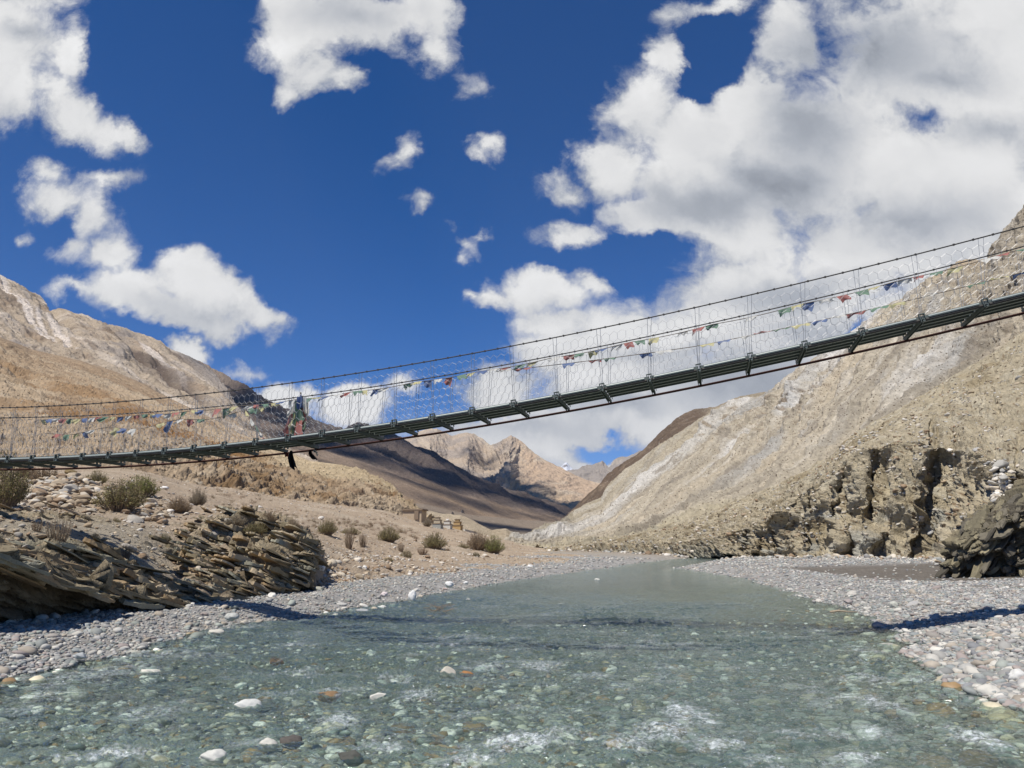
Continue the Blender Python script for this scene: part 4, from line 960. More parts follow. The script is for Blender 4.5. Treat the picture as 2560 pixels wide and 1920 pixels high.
LST = [
 (1030, 1500, 20, W_, 'upright egg shaped white stone standing at the edge of the cobble bank', 1.35, 'ground'),
 (680, 1494, 22, (.68, .66, .60), 'white boulder in front of the shadowed overhang of the ledge', .75, 'ground'),
 (1042, 1470, 21, G_, 'grey oval stone behind the upright white one', .6, 'ground'),
 (1123, 1466, 21, W_, 'white rounded boulder on the bank beside a pinkish slab', .75, 'ground'),
 (1113, 1474, 14, (.52, .40, .34), 'flat pinkish stone leaning under a white rounded boulder', .4, 'ground'),
 (960, 1490, 17, (.60, .52, .50), 'pale pink boulder among the cobbles left of the upright white stone', .7, 'ground'),
 (1165, 1459, 12, W_, 'small white stone near the back of the cobble bank', .6, 'ground'),
 (905, 1532, 34, G_, 'flat grey rock awash at the edge of the water', .4, 'ground'),
 (936, 1526, 15, T_, 'rounded tan stone beside the flat grey rock at the waterline', .7, 'ground'),
 (955, 1522, 20, (.5, .5, .46), 'pale notched stone beyond the flat grey rock in the shallows', .5, 'ground'),
 (1022, 1516, 15, (.52, .47, .38), 'cream stone breaking the surface just off the upright white stone', .35, 'ground'),
 (1122, 1511, 15, (.58, .55, .5), 'white stone alone in the water off the cobble bank', .45, 'ground'),
 (1170, 1501, 12, (.58, .54, .47), 'small cream stone in the water farther from the bank', .4, 'ground'),
 (1402, 1512, 14, (.58, .55, .48), 'low white stone in mid river beyond the bridge shadow', .35, 'ground'),
 (1493, 1451, 14, (.6, .58, .52), 'small white stone out in the calm upstream water', .4, 'ground'),
 (1326, 1418, 15, W_, 'white oval boulder on the tan flat by the upstream bend', .6, 'left'),
 (376, 1686, 50, (.56, .54, .46), 'long cream slab lying in shallow water near the bank', .36, 'ground'),
 (345, 1542, 0, G_, '', .5, 'ground'),
 (580, 1548, 32, (.42, .42, .38), 'squat grey boulder on the bank at the end of the bridge shadow', .6, 'ground'),
 (610, 1560, 24, (.44, .40, .33), 'buff stone at the waterline in front of the squat grey boulder', .5, 'ground'),
 (540, 1588, 40, (.48, .46, .40), 'broad pale stone half in the water below the bank', .45, 'ground'),
 (30, 1640, 26, (.48, .43, .34), 'tan boulder on the cobble bank at the picture edge', .8, 'ground'),
 (200, 1645, 34, (.36, .37, .36), 'grey stone at the water edge by a dark wet gap', .5, 'ground'),
 (692, 1660, 34, (.30, .13, .045), 'rust orange stone under the clear water', .5, 'ground'),
 (620, 1776, 62, (.52, .52, .48), 'large white cobble with water pouring over it', .5, 'ground'),
 (1118, 1694, 44, (.48, .44, .36), 'rounded cream boulder breaking the water in mid stream', .7, 'ground'),
 (1165, 1690, 34, (.30, .15, .06), 'rusty brown stone tight beside the cream mid stream boulder', .4, 'ground'),
 (820, 1752, 50, (.20, .13, .07), 'dark brown wet boulder in the riffle', .5, 'ground'),
 (745, 1766, 40, (.50, .46, .36), 'cream cobble just left of the dark brown wet boulder', .5, 'ground'),
 (730, 1866, 56, (.09, .08, .07), 'black wet boulder with water sliding off it', .55, 'ground'),
 (670, 1872, 46, (.50, .48, .42), 'pale boulder touching the black wet one', .6, 'ground'),
 (880, 1910, 70, (.07, .07, .06), 'black wet rock at the bottom of the picture', .5, 'ground'),
 (530, 1908, 60, (.52, .51, .46), 'whitish boulder in the near water', .6, 'ground'),
 (345, 1788, 26, (.50, .49, .42), 'small white cobble alone in the dark shallows', .6, 'ground'),
 (953, 1752, 50, (.52, .50, .44), 'white submerged cobble below the mid stream riffle', .5, 'ground'),
 (2548, 1704, 46, (.58, .57, .53), 'large white boulder on the cobble bar at the picture edge', .75, 'ground'),
 (2362, 1710, 44, (.40, .36, .26), 'broad tan boulder at the waterline of the cobble bar', .5, 'ground'),
 (2482, 1595, 34, (.46, .38, .30), 'orange tan stone on the cobble bar beyond the white boulder', .55, 'ground'),
 (2236, 1518, 22, (.44, .44, .38), 'blocky grey stone standing on the bar near its waterline', .8, 'ground'),
 (2122, 1508, 20, (.32, .28, .26), 'brownish stone at the narrow neck of the cobble bar', .6, 'ground'),
 (2272, 1456, 20, (.56, .53, .46), 'flat cream stone alone in the dry silt hollow', .35, 'ground'),
 (2386, 1411, 30, (.62, .60, .57), 'long white boulder against the foot of the dark crag', .55, 'ground'),
 (803, 1424, 20, (.70, .67, .60), 'white block leaning beside the end of the rock ledge', .95, 'left'),
 (788, 1412, 17, (.52, .42, .30), 'tan flake of rock propped between ledge end and white block', .45, 'left'),
 (795, 1479, 27, (.34, .33, .27), 'grey boulder at the back of the bank below the sandy slope', .55, 'ground'),
 (412, 1222, 20, (.70, .67, .62), 'white stone on the sand above the big shrub', .45, 'left'),
 (648, 1266, 12, (.62, .60, .55), 'white stone lying along the faint path on the sand', .5, 'left'),
 (805, 1296, 14, (.62, .58, .50), 'white block on the shelf under the clay slope', .7, 'left'),
 (912, 1422, 12, (.62, .60, .55), 'small white block below the dark scrape in the shelf edge', .8, 'left'),
 (178, 1187, 32, (.20, .145, .07), 'brown lump of clay rock standing just under the bridge', .6, 'left'),
]
for j, L in enumerate(LST):
    if L[2]: boulder(*L[:5], ht=L[5], on=L[6], seed=j, ang=j % 3 == 1)

# ------------------------------------------------------------------ suspension bridge
M_steel = flat_mat('dark_green_steel', (.125, .145, .13), .55, .4, .3, .35, 20)
M_rail = flat_mat('galvanised_rail', (.27, .30, .28), .5, .4, .1, .25, 18)
M_cable = flat_mat('weathered_cable', (.05, .046, .042), .6, .3, .3, .3, 40)
M_rust = flat_mat('red_oxide_cable', (.075, .030, .024), .7, .3, .1, .35, 20)
M_wire = flat_mat('galvanised_wire', (.30, .30, .30), .5, .4, .4, .2, 30)
BP, BQ, BD, Z0 = -1254.05, 78.603, -0.0159124, 22.77
def ease(i): return 1 - .23 * np.clip(1 - np.asarray(i, float) / 26, 0, 1.3)   # far end pulled in along the view rays so its shadow falls nearer
_ex = np.array([0, 500, 732, 1000, 1287, 1500, 1760, 1879, 2150, 2350, 2556.]); _ey = np.array([1143, 1110, 1090, 1050, 1005, 963, 909, 885, 822, 776, 730.])
_u = _ex - 1280; _i = (BP - _u) / (_u * BD - BQ)
_zc = Z0 * (1 + BD * _i) * ease(_i); _v = (960 - _ey) / F
_fw = np.polyfit(_i, _zc * (CP - _v * SP), 2); _up = np.polyfit(_i, _zc * (_v * CP + SP) + CAMH, 3)
# beyond the measured stretch carry the curve on straight
def deck(i, side=0.0, h=0.0, flare=0.0):
    """point on the bridge: i = bay number, side 0 near edge .. 1 far edge, h above the deck"""
    i = np.asarray(i, float); ic = np.clip(i, 0, 27)
    P = np.stack([(BP + BQ * i) / F * Z0 * ease(i), np.polyval(_fw, i), np.polyval(_up, ic) + (i - ic) * np.polyval(np.polyder(_up), ic)], -1)
    T = np.array([BQ / F * Z0, np.polyval(_fw, 20) - np.polyval(_fw, 19), 0]); T /= np.linalg.norm(T)
    nn = np.array([-T[1], T[0], 0])
    if nn[1] < 0: nn = -nn
    side = np.asarray(side, float); h = np.asarray(h, float)
    return P + nn * (side * 1.16 + flare * np.sign(side - .5) * h)[..., None] + np.array([0, 0, 1.0]) * h[..., None]
I0, I1 = -7, 32
def bframe(i):
    a = deck(i + .02) - deck(i - .02); a /= np.linalg.norm(a)
    b = deck(i, 1.0) - deck(i, 0.0); b /= np.linalg.norm(b)
    return np.stack([a, b, np.cross(a, b)], 1)
def make_bridge():
    root = empty('suspension_bridge', deck(12.0, .5))
    tag(root, 'narrow steel footbridge slung on cables with wire mesh sides', 'bridge')
    inv = -np.array(root.location)
    def part(mb, name, mat, parent=root, smooth=False):
        mb.V = [v + inv for v in mb.V]
        return mb.build(name, mat, parent, smooth)
    ii = np.linspace(I0, I1, 240)
    for i in range(I0, I1):
        m = MB()
        for s0, w in ((.055, .20), (.285, .20), (.515, .20), (.745, .20)):
            for q in (0, 1):
                pass
            a, b = i + .015, i + .985
            P = [deck(t, s, h) for t in (a, b) for s in (s0, s0 + w) for h in (-.030, .0)]
            m.add(P, [[0, 1, 3, 2], [4, 6, 7, 5], [0, 4, 5, 1], [2, 3, 7, 6], [1, 5, 7, 3], [0, 2, 6, 4]])
            for e in (s0, s0 + w - .012):              # folded edges of the channel
                P = [deck(t, s, h) for t in (a, b) for s in (e, e + .012) for h in (-.060, -.0305)]
                m.add(P, [[0, 1, 3, 2], [4, 6, 7, 5], [0, 4, 5, 1], [2, 3, 7, 6], [1, 5, 7, 3], [0, 2, 6, 4]])
        part(m, 'deck_panel', M_steel)
        m = MB(); m.tube([deck(t, -.035, -.055) for t in (i + .10, i + .5, i + .90)], .024, 8)
        part(m, 'edge_rail', M_rail)
    for i in range(I0, I1 + 1):
        R = bframe(float(i)); m = MB()
        L = 1.16 * 1.16
        c = deck(float(i), .5, -.125)
        m.box(c + R[:, 2] * .035, (.075, L, .012), R); m.box(c + R[:, 0] * -.030 + R[:, 2] * .006, (.010, L, .045), R); m.box(c + R[:, 0] * .030 + R[:, 2] * .006, (.010, L, .045), R)
        xb = part(m, 'crossbeam', M_steel)
        for s in (-.03, 1.03):
            m = MB(); c = deck(float(i), s, -.03)
            m.box(c + R[:, 0] * .045, (.014, .06, .09), R); m.box(c - R[:, 0] * .045, (.014, .06, .09), R); m.box(c + R[:, 2] * .044, (.104, .06, .013), R)
            m.tube([c - R[:, 1] * .05 - R[:, 2] * .09, c + R[:, 1] * .05 - R[:, 2] * .09], .022, 6)
            part(m, 'clamp', M_steel, xb)
    for s, h, mt in ((-.02, -.10, M_cable), (1.03, -.165, M_rust)):
        m = MB(); m.tube(deck(ii, s, h), .026, 6); part(m, 'support_cable', mt, smooth=True)
    for s in (0, 1):
        m = MB(); m.tube(deck(ii, s, 1.13, .07), .013, 5)
        for t in np.arange(I0, I1, .31):
            p = deck(t, s, 1.13, .07); m.box(p + np.array([0, 0, .002]), (.03, .030, .034), bframe(t))
        part(m, 'handrail_cable', M_cable)
        for i in range(I0, I1 + 1):
            m = MB(); j = rng.uniform(-.06, .06)
            for dx in (-.035, .05):
                m.tube([deck(i + dx * .3, s, -.05), deck(i + j * .5 + dx * .6, s, .55, .07), deck(i + j + dx, s, 1.13, .07)], .0042, 4)
            part(m, 'suspender', M_wire)
        # hexagonal wire netting
        m = MB(); cw = .172; ch = 1.10 / 5.5
        nx = int((I1 - I0) / cw)
        V = {}
        def node(a, b):
            if (a, b) not in V:
                jx, jh = rng.normal(0, .012), rng.normal(0, .013)
                V[(a, b)] = (I0 + a * cw * .5 + jx, b + jh)
            return V[(a, b)]
        segs = []
        for c_ in range(2 * nx):
            for r_i in range(7):
                par = (c_ + r_i) % 2
                h0 = r_i * ch * .80
                # zig-zag row: vertices alternate low/high; verticals join rows
                lo = h0 + (.0 if par else ch * .28)
                segs.append(((c_, r_i), (c_ + 1, r_i)))
                V.setdefault((c_, r_i), (I0 + c_ * cw * .5 + rng.normal(0, .006), lo + rng.normal(0, .006)))
                V.setdefault((c_ + 1, r_i), (I0 + (c_ + 1) * cw * .5 + rng.normal(0, .006), h0 + (.0 if (c_ + 1 + r_i) % 2 else ch * .28) + rng.normal(0, .006)))
                if not par and r_i < 6: segs.append(((c_, r_i), (c_, r_i + 1)))
        A = np.array([V[a] for a, b in segs if b in V]); B = np.array([V[b] for a, b in segs if b in V])
        A[:, 1] = np.clip(A[:, 1], 0, 1.12); B[:, 1] = np.clip(B[:, 1], 0, 1.12)
        sag = lambda q: q
        pa = deck(A[:, 0], s, A[:, 1], .07); pb = deck(B[:, 0], s, B[:, 1], .07)
        d = pb - pa; d /= np.linalg.norm(d, axis=1, keepdims=True) + 1e-9
        e1 = np.cross(d, np.array([.35, .9, .1])); e1 /= np.linalg.norm(e1, axis=1, keepdims=True); e2 = np.cross(d, e1)
        rr = .0031
        ring = [e1 * math.cos(t) * rr + e2 * math.sin(t) * rr for t in (0, 2.094, 4.189)]
        Vv = np.stack([pa + q for q in ring] + [pb + q for q in ring], 1)
        n_ = len(Vv); idx = (np.arange(n_) * 6)[:, None, None]
        Q = np.array([[0, 1, 4, 3], [1, 2, 5, 4], [2, 0, 3, 5]])[None] + idx
        m.add(Vv.reshape(-1, 3), Q.reshape(-1, 4))
        part(m, 'wire_mesh', M_wire)
make_bridge()

# ------------------------------------------------------------------ prayer flags
FLAG = {'blue': (.14, .19, .33), 'white': (.62, .61, .56), 'red': (.40, .17, .15), 'green': (.17, .26, .19), 'yellow': (.54, .50, .28)}
M_flag = {k: flat_mat('flag_cloth_' + k, v, .9, .1, 0, .22, 9, .3, .01, .35) for k, v in FLAG.items()}
M_cordm = flat_mat('flag_cord', (.16, .13, .10), .9)
SEQ = ['blue', 'white', 'red', 'green', 'yellow']
def flag_mesh(P0, P1, drop, wind, r):
    """cloth hanging from the cord between P0 and P1, blown and creased"""
    nu, nv = 8, 6; V = []
    ph = r.uniform(0, 6.28); fold = r.uniform(.02, .07); tw = r.uniform(-.5, .5)
    for a in range(nu + 1):
        for b in range(nv + 1):
            u, v = a / nu, b / nv
            p = P0 + (P1 - P0) * (u * (1 - .25 * v * r.random() * 0) ) + np.array([wind[0] * v * v + .05 * tw * v, -(.03 + .10 * v) * wind[1] + fold * v * math.sin(u * 7 + ph + 2 * v), -drop * v * (1 - .28 * math.sin(3.1 * u + ph) * v) + .03 * math.sin(9 * u + ph) * v])
            V.append(p)
    i = np.arange((nu + 1) * (nv + 1)).reshape(nu + 1, nv + 1)
    return np.array(V), np.stack([i[:-1, :-1], i[1:, :-1], i[1:, 1:], i[:-1, 1:]], -1).reshape(-1, 4)
def flag_string(label, path, t0, t1, pitch, size, skip, seed, droprange, name='prayer_flag_string', group=None):
    r = np.random.default_rng(seed)
    base = path(t0)
    root = empty(name, base); tag(root, label, 'prayer flags', group)
    ts = np.linspace(t0, t1, int((t1 - t0) * 5) + 2)
    m = MB(); m.tube([path(t) - base for t in ts], .008, 4); m.build('cord', M_cordm, root)
    k = r.integers(0, 5); t = t0 + .2; cnt = 0
    while t < t1 - pitch and cnt < 98:
        col = SEQ[k % 5]; k += 1
        if r.random() > skip(t):
            w = size * r.uniform(.75, 1.1)
            V, Q = flag_mesh(path(t) - base, path(t + w) - base, r.uniform(*droprange) * (1.0 if r.random() > .25 else 1.5), (r.uniform(-.10, .06), r.uniform(-.3, 1)), r)
            o = mesh_obj('flag', V, Q, M_flag[col], root, True); cnt += 1
        t += pitch * r.uniform(.85, 1.2)
    return root
upper = lambda t: deck(t, .97, 1.08 - .03 * abs(math.sin(t * 1.7)), .07)
flag_string('upper string of faded prayer flags tied along the bridge handrail', upper, -1.0, 29.5,   .29, .25, lambda t: .12 if 11 < t < 19 else (.06 if t <= 11 else .20), 501, (.05, .11))
def lower(t): return deck(t, .97, np.interp(t, [15, 16.5, 20, 24, 31], [1.02, .92, .68, .62, .60]), .07)
flag_string('thin lower string of furled prayer flags along the rising half of the bridge', lower, 15.2, 30.0, .36, .33, lambda t: .25, 502, (.02, .06))
def lowleft(t): return deck(t, .95, np.interp(t, [-1, 1, 4, 6, 8.8], [.65, .72, .78, .86, .98]) - .05 * math.sin(t * 2.2), .07)
flag_string('second row of prayer flags hanging below the handrail at the lower end', lowleft, -.5, 8.6, .34, .28, lambda t: .38, 503, (.06, .15))
def guy(t): return lerp(deck(7.6, .9, .98), deck(9.0, .3, .02), t)
def make_bundle():
    root = empty('prayer_flag_bundle', deck(9.75, .6, .0)); tag(root, 'knotted bundle of red blue and green prayer flags tied upright on the bridge', 'prayer flags')
    b0 = np.array(root.location); r = np.random.default_rng(9)
    specs = [('blue', .0, 1.05, .34, .12), ('blue', .08, .98, .22, .10), ('red', -.22, .62, .45, .13), ('red', -.10, .50, .44, .16), ('red', .18, .74, .40, .13), ('red', .08, .42, .38, .20), ('green', -.05, .62, .5, .08), ('green', -.18, .28, .28, .09), ('green', .26, .40, .36, .12), ('yellow', -.02, .80, .66, .055), ('yellow', -.10, .72, .34, .05), ('white', .20, .98, .32, .06), ('white', .30, .86, .30, .07), ('white', -.18, .84, .30, .04), ('white', .06, .30, .22, .12), ('green', .02, .88, .4, .07), ('white', -.12, .46, .2, .06)]
    for col, dx, top, ln, w in specs:
        i0 = 9.75 + dx * .75; w *= .78
        P0, P1 = deck(i0 - w, .62 + r.uniform(-.15, .1), top) - b0, deck(i0 + w, .62 + r.uniform(-.15, .1), top) - b0
        V, Q = flag_mesh(P0, P1, ln, (r.uniform(-.12, .10), r.uniform(-.5, .8)), r)
        mesh_obj('flag', V, Q, M_flag[col], root, True)
    m = MB(); m.tube([deck(9.75, .62, h) - b0 + np.array([.02 * math.sin(h * 9), 0, 0]) for h in np.linspace(0.01, 1.1, 9)], .018, 6)
    m.build('pole', M_cordm, root)
make_bundle()
def make_guy():
    root = empty('prayer_flag_guy_line', guy(0)); tag(root, 'slanting line of green flags from handrail to deck beside the bundle', 'prayer flags')
    b0 = np.array(root.location); r = np.random.default_rng(12)
    m = MB(); m.tube([guy(t) - b0 for t in np.linspace(0, 1, 8)], .008, 4); m.build('cord', M_cordm, root)
    for t, col in ((.08, 'yellow'), (.32, 'white'), (.52, 'green'), (.74, 'white'), (.88, 'red')):
        V, Q = flag_mesh(guy(t) - b0, guy(min(t + .17, 1)) - b0, r.uniform(.05, .12), (0, .3), r); mesh_obj('flag', V, Q, M_flag[col], root, True)
make_guy()
M_black = flat_mat('black_cloth', (.018, .017, .02), .8, .2, 0, .3, 12, .5, .02)
def rag(i, s, wd, ln, lean, label, mat, seed):
    r = np.random.default_rng(seed); top = deck(i, s, -.17); nu, nv = 10, 12; V = []
    for a in range(nu + 1):
        for b in range(nv + 1):
            u, v = a / nu - .5, b / nv
            ww = wd * (.45 + .75 * math.sin(min(1, v * 1.25) * 2.2)) 
            V.append([u * ww + lean * v * v, .06 * math.sin(u * 9 + 3 * v) * (.3 + v) + .10 * math.cos(u * 3.1) , -ln * v - .03 * math.sin(u * 8 + seed) * v])
    i_ = np.arange((nu + 1) * (nv + 1)).reshape(nu + 1, nv + 1)
    Q = np.stack([i_[:-1, :-1], i_[1:, :-1], i_[1:, 1:], i_[:-1, 1:]], -1).reshape(-1, 4)
    o = mesh_obj('hanging_cloth', np.array(V), Q, mat, None, True); o.location = top
    md = o.modifiers.new('thick', 'SOLIDIFY'); md.thickness = .012
    tag(o, label, 'cloth')
rag(9.42, .75, .12, .40, .08, 'long black cloth dangling under the bridge below the flag bundle', M_black, 3)
rag(9.90, .9, .08, .20, .12, 'short black cloth blowing under the bridge beside the long one', M_black, 5)
rag(9.16, .9, .07, .12, .02, 'small red scrap of cloth knotted under the bridge', M_flag['red'], 7)
rag(10.0, .95, .05, .10, .05, 'white scrap of cloth under the bridge touching the short black one', M_flag['white'], 8)

# ------------------------------------------------------------------ shrubs
M_stem = flat_mat('shrub_stem', (.24, .18, .125), .95, .1, 0, .4, 30)
def leafmat(name, rgb): return flat_mat(name, rgb, .85, .15, 0, .5, 3.5, 0, .01, .25)
M_leaf = {'olive': leafmat('leaf_olive', (.235, .205, .095)), 'brown': leafmat('leaf_brown', (.27, .20, .125)), 'green': leafmat('leaf_green', (.21, .22, .07)), 'dark': leafmat('leaf_dark', (.11, .12, .055)), 'grey': leafmat('leaf_grey', (.30, .255, .18)), 'rust': leafmat('leaf_rust', (.24, .15, .09))}
def shrub_meshes(shape, seed):
    """unit shrub, 1 wide and 1 high: upright twigs, small leaves along them"""
    r = np.random.default_rng(seed); st = MB(); L = []; 
    n = {'bush': 170, 'spiky': 85, 'clump': 110, 'tuft': 34}[shape]
    lv = {'bush': 26, 'spiky': 7, 'clump': 26, 'tuft': 12}[shape]
    for k in range(n):
        a = r.uniform(0, 2 * np.pi); sp = math.sqrt(r.random())
        b = np.array([math.cos(a), math.sin(a), 0]) * sp * (.16 if shape != 'clump' else .34)
        if shape == 'spiky': tip = np.array([math.cos(a) * sp * .38, math.sin(a) * sp * .38, r.uniform(.6, 1.0) * (1 - .2 * sp)])
        elif shape == 'clump': tip = b * 1.3 + np.array([0, 0, (1 - .75 * sp ** 2) * r.uniform(.75, 1.0)])
        else: tip = np.array([math.cos(a) * sp * .52, math.sin(a) * sp * .52, (1 - .62 * sp ** 2.2) * r.uniform(.6, 1.05)])
        mid = (b + tip) / 2 + np.array([math.cos(a), math.sin(a), .3]) * .05 * sp + r.normal(0, .02, 3)
        P = np.array([b - [0, 0, .06], lerp(b, mid, .55), mid, lerp(mid, tip, .55), tip])
        st.tube(P, np.array([.0085, .007, .0055, .004, .002]) * (1.2 if shape == 'spiky' else 1), 3, cap=False)
        for _ in range(lv):
            t = r.uniform(.32 if shape != 'clump' else .05, 1.02); q = np.array([np.interp(t, [0, .28, .5, .78, 1.02], P[:, c]) for c in range(3)])
            d = r.normal(size=3); d /= np.linalg.norm(d); e = np.cross(d, r.normal(size=3)); e /= np.linalg.norm(e)
            l, w = r.uniform(.020, .046), r.uniform(.008, .016); q = q + r.normal(0, .022, 3)
            L.append([q - e * w, q + d * l * .6, q + e * w, q - d * l * .4])
    L = np.array(L); 
    return (np.concatenate(st.V), np.concatenate(st.Q)), (L.reshape(-1, 3), np.arange(len(L) * 4).reshape(-1, 4))
PROTO = {}
def proto(shape, var):
    if (shape, var) not in PROTO:
        (a, b), (c, d) = shrub_meshes(shape, 700 + var * 13 + len(shape))
        PROTO[(shape, var)] = ((a, b), (c, d), {})
    return PROTO[(shape, var)]
def shrub(px, py, wpx, hpx, shape, leaf, label, var=0, name='shrub', cat='shrub', group=None, P=None):
    p = pick(LP, px, py) if P is None else P
    w, h = wpx / F * p[1], hpx / F * p[1]
    (a, b), (c, d), cache = proto(shape, var)
    root = empty(name, (p[0], p[1], p[2] - .03), rng.uniform(0, 6.28)); root.scale = (w, w, h)
    tag(root, label, cat, group)
    if 'stem' not in cache:
        o = mesh_obj('stems', a, b, M_stem, root); cache['stem'] = o.data
    else:
        o = bpy.data.objects.new('stems', cache['stem']); C.objects.link(o); o.parent = root
    if leaf not in cache:
        o = mesh_obj('foliage', c, d, M_leaf[leaf], root); cache[leaf] = o.data
    else:
        o = bpy.data.objects.new('foliage', cache[leaf]); C.objects.link(o); o.parent = root
    return root
SH = [
 (300, 1276, 128, 84, 'bush', 'olive', 'largest round olive shrub, beside the heap of stones under the bridge'),
 (352, 1240, 90, 62, 'bush', 'green', 'yellowish green shrub growing out behind the largest olive shrub'),
 (8, 1268, 110, 150, 'bush', 'olive', 'tall olive shrub cut off by the picture edge left of the stone heap'),
 (62, 1190, 60, 40, 'bush', 'brown', 'low brown shrub just below the deck at the lower end of the bridge'),
 (240, 1212, 60, 42, 'bush', 'olive', 'soft olive shrub above the stone heap close under the bridge'),
 (112, 1205, 80, 46, 'bush', 'brown', 'hazy brown shrub at the top edge of the stone heap'),
 (447, 1280, 66, 44, 'bush', 'brown', 'brown shrub by scattered white stones to the right of the big olive shrub'),
 (494, 1264, 46, 50, 'bush', 'grey', 'grey feathery shrub standing behind the brown one on the sand'),
 (145, 1358, 84, 78, 'spiky', 'grey', 'dark bare twiggy shrub on the ledge above the water'),
 (92, 1328, 40, 34, 'spiky', 'brown', 'small withered shrub left of the dark twiggy one on the ledge'),
 (410, 1350, 38, 22, 'clump', 'dark', 'dense dark green cushion plant on the rock ledge'),
 (238, 1344, 28, 18, 'clump', 'dark', 'small green tuft on the ledge left of the dark green cushion'),
 (245, 1396, 34, 26, 'clump', 'dark', 'green tuft rooted between two rock layers lower on the ledge'),
 (290, 1304, 26, 16, 'clump', 'olive', 'olive tuft at the sandy top of the ledge below the big shrub'),
 (315, 1392, 40, 38, 'spiky', 'olive', 'olive twiggy plant among the broken rock layers'),
 (590, 1312, 60, 30, 'bush', 'grey', 'pale dry shrub at the top of the right hand rock outcrop'),
 (672, 1306, 44, 34, 'bush', 'brown', 'brown shrub on the sand just above the right hand rock outcrop'),
 (640, 1334, 60, 34, 'bush', 'olive', 'olive shrub growing on top of the right hand rock outcrop'),
 (732, 1326, 40, 32, 'bush', 'brown', 'dry brown shrub between the outcrop and the spiky shrubs'),
 (775, 1352, 24, 28, 'spiky', 'olive', 'small olive twig plant just right of the outcrop top'),
 (818, 1336, 52, 44, 'bush', 'olive', 'sprawling olive shrub on the sand left of the two spiky shrubs'),
 (872, 1370, 40, 54, 'spiky', 'brown', 'taller of two spiky bare shrubs on the open sand'),
 (908, 1366, 30, 42, 'spiky', 'brown', 'shorter of two spiky bare shrubs on the open sand'),
 (878, 1334, 56, 20, 'clump', 'olive', 'low olive shrub behind the two spiky shrubs'),
 (972, 1354, 62, 40, 'bush', 'olive', 'spreading olive shrub between the spiky pair and the round shrub'),
 (1087, 1371, 66, 46, 'bush', 'olive', 'full round olive shrub below the three chortens'),
 (1196, 1373, 62, 50, 'bush', 'brown', 'brown half of the shrub pair near the upstream bend'),
 (1234, 1382, 56, 48, 'bush', 'green', 'bright green half of the shrub pair near the upstream bend'),
 (1158, 1368, 36, 13, 'clump', 'olive', 'low grey green shrub between the round shrub and the pair'),
 (1016, 1392, 34, 22, 'clump', 'olive', 'green cushion shrub with a dry side in the middle of the sandy flat'),
 (1003, 1378, 26, 26, 'spiky', 'brown', 'withered twigs behind the green cushion shrub'),
 (1056, 1385, 40, 20, 'spiky', 'rust', 'rust brown low shrub in front of the full round shrub'),
 (970, 1402, 32, 12, 'clump', 'olive', 'flat olive cushion nearest the shelf edge'),
 (1190, 1390, 24, 12, 'clump', 'dark', 'small dark cushion under the brown half of the shrub pair'),
 (1068, 1316, 26, 22, 'bush', 'grey', 'small grey shrub between the mud house and the chortens'),
 (1120, 1375, 16, 8, 'clump', 'brown', 'tiny brown cushion at the foot of the full round shrub'),
]
for j, q in enumerate(SH): shrub(*q, var=j % 3)
# countless small tufts dotted over the slope: repeats nothing tells apart
dots = []
rr_ = np.random.default_rng(77)
for cx, cy, sx, sy, n_ in ((610, 1255, 70, 14, 20), (560, 1235, 40, 12, 12), (720, 1290, 90, 16, 24), (930, 1312, 50, 14, 40), (990, 1330, 45, 10, 26), (860, 1306, 50, 10, 16), (1050, 1345, 40, 10, 14), (780, 1312, 50, 9, 12), (680, 1340, 30, 8, 8)):
    for _ in range(n_): dots.append((cx + rr_.normal(0, sx * .6), cy + rr_.normal(0, sy * .6)))
for j, (px, py) in enumerate(dots):
    shrub(px, py, rr_.uniform(9, 20), rr_.uniform(5, 11), 'tuft', ['brown', 'olive', 'rust'][j % 3], 'small dry cushion of scrub dotting the sandy slope', var=j % 2, name='scrub_tuft', cat='scrub tuft', group='scrub tufts dotting the sandy slope')
# sedge in the shallows and a stick on the far waterline
def sedge():
    p = on_z(1100, 1528, 0); m = MB()
    for k in range(16):
        a = rng.uniform(0, 6.28); m.tube([p + [rng.normal(0, .22), rng.normal(0, .05), -.1], p + [rng.normal(0, .24), rng.normal(0, .05), .08], p + [rng.normal(0, .26), rng.normal(0, .06), rng.uniform(.12, .24)]], [.008, .006, .003], 3)
    tag(m.build('sedge', M_stem), 'few thin stalks sticking out of the water off the bank', 'plant')
sedge()
def stick():
    p = on_z(2075, 1530, .06); m = MB()
    m.tube([p, p + [.18, -.03, .03], p + [.42, .02, .01], p + [.7, -.05, .0]], [.03, .026, .02, .01], 6); m.tube([p + [.18, -.03, .03], p + [.3, .08, .08]], [.014, .006], 5)
    tag(m.build('driftwood', flat_mat('bleached_wood', (.34, .27, .19), .9), smooth=True), 'pale stick of driftwood lying in the water off the cobble bar', 'driftwood')
stick()

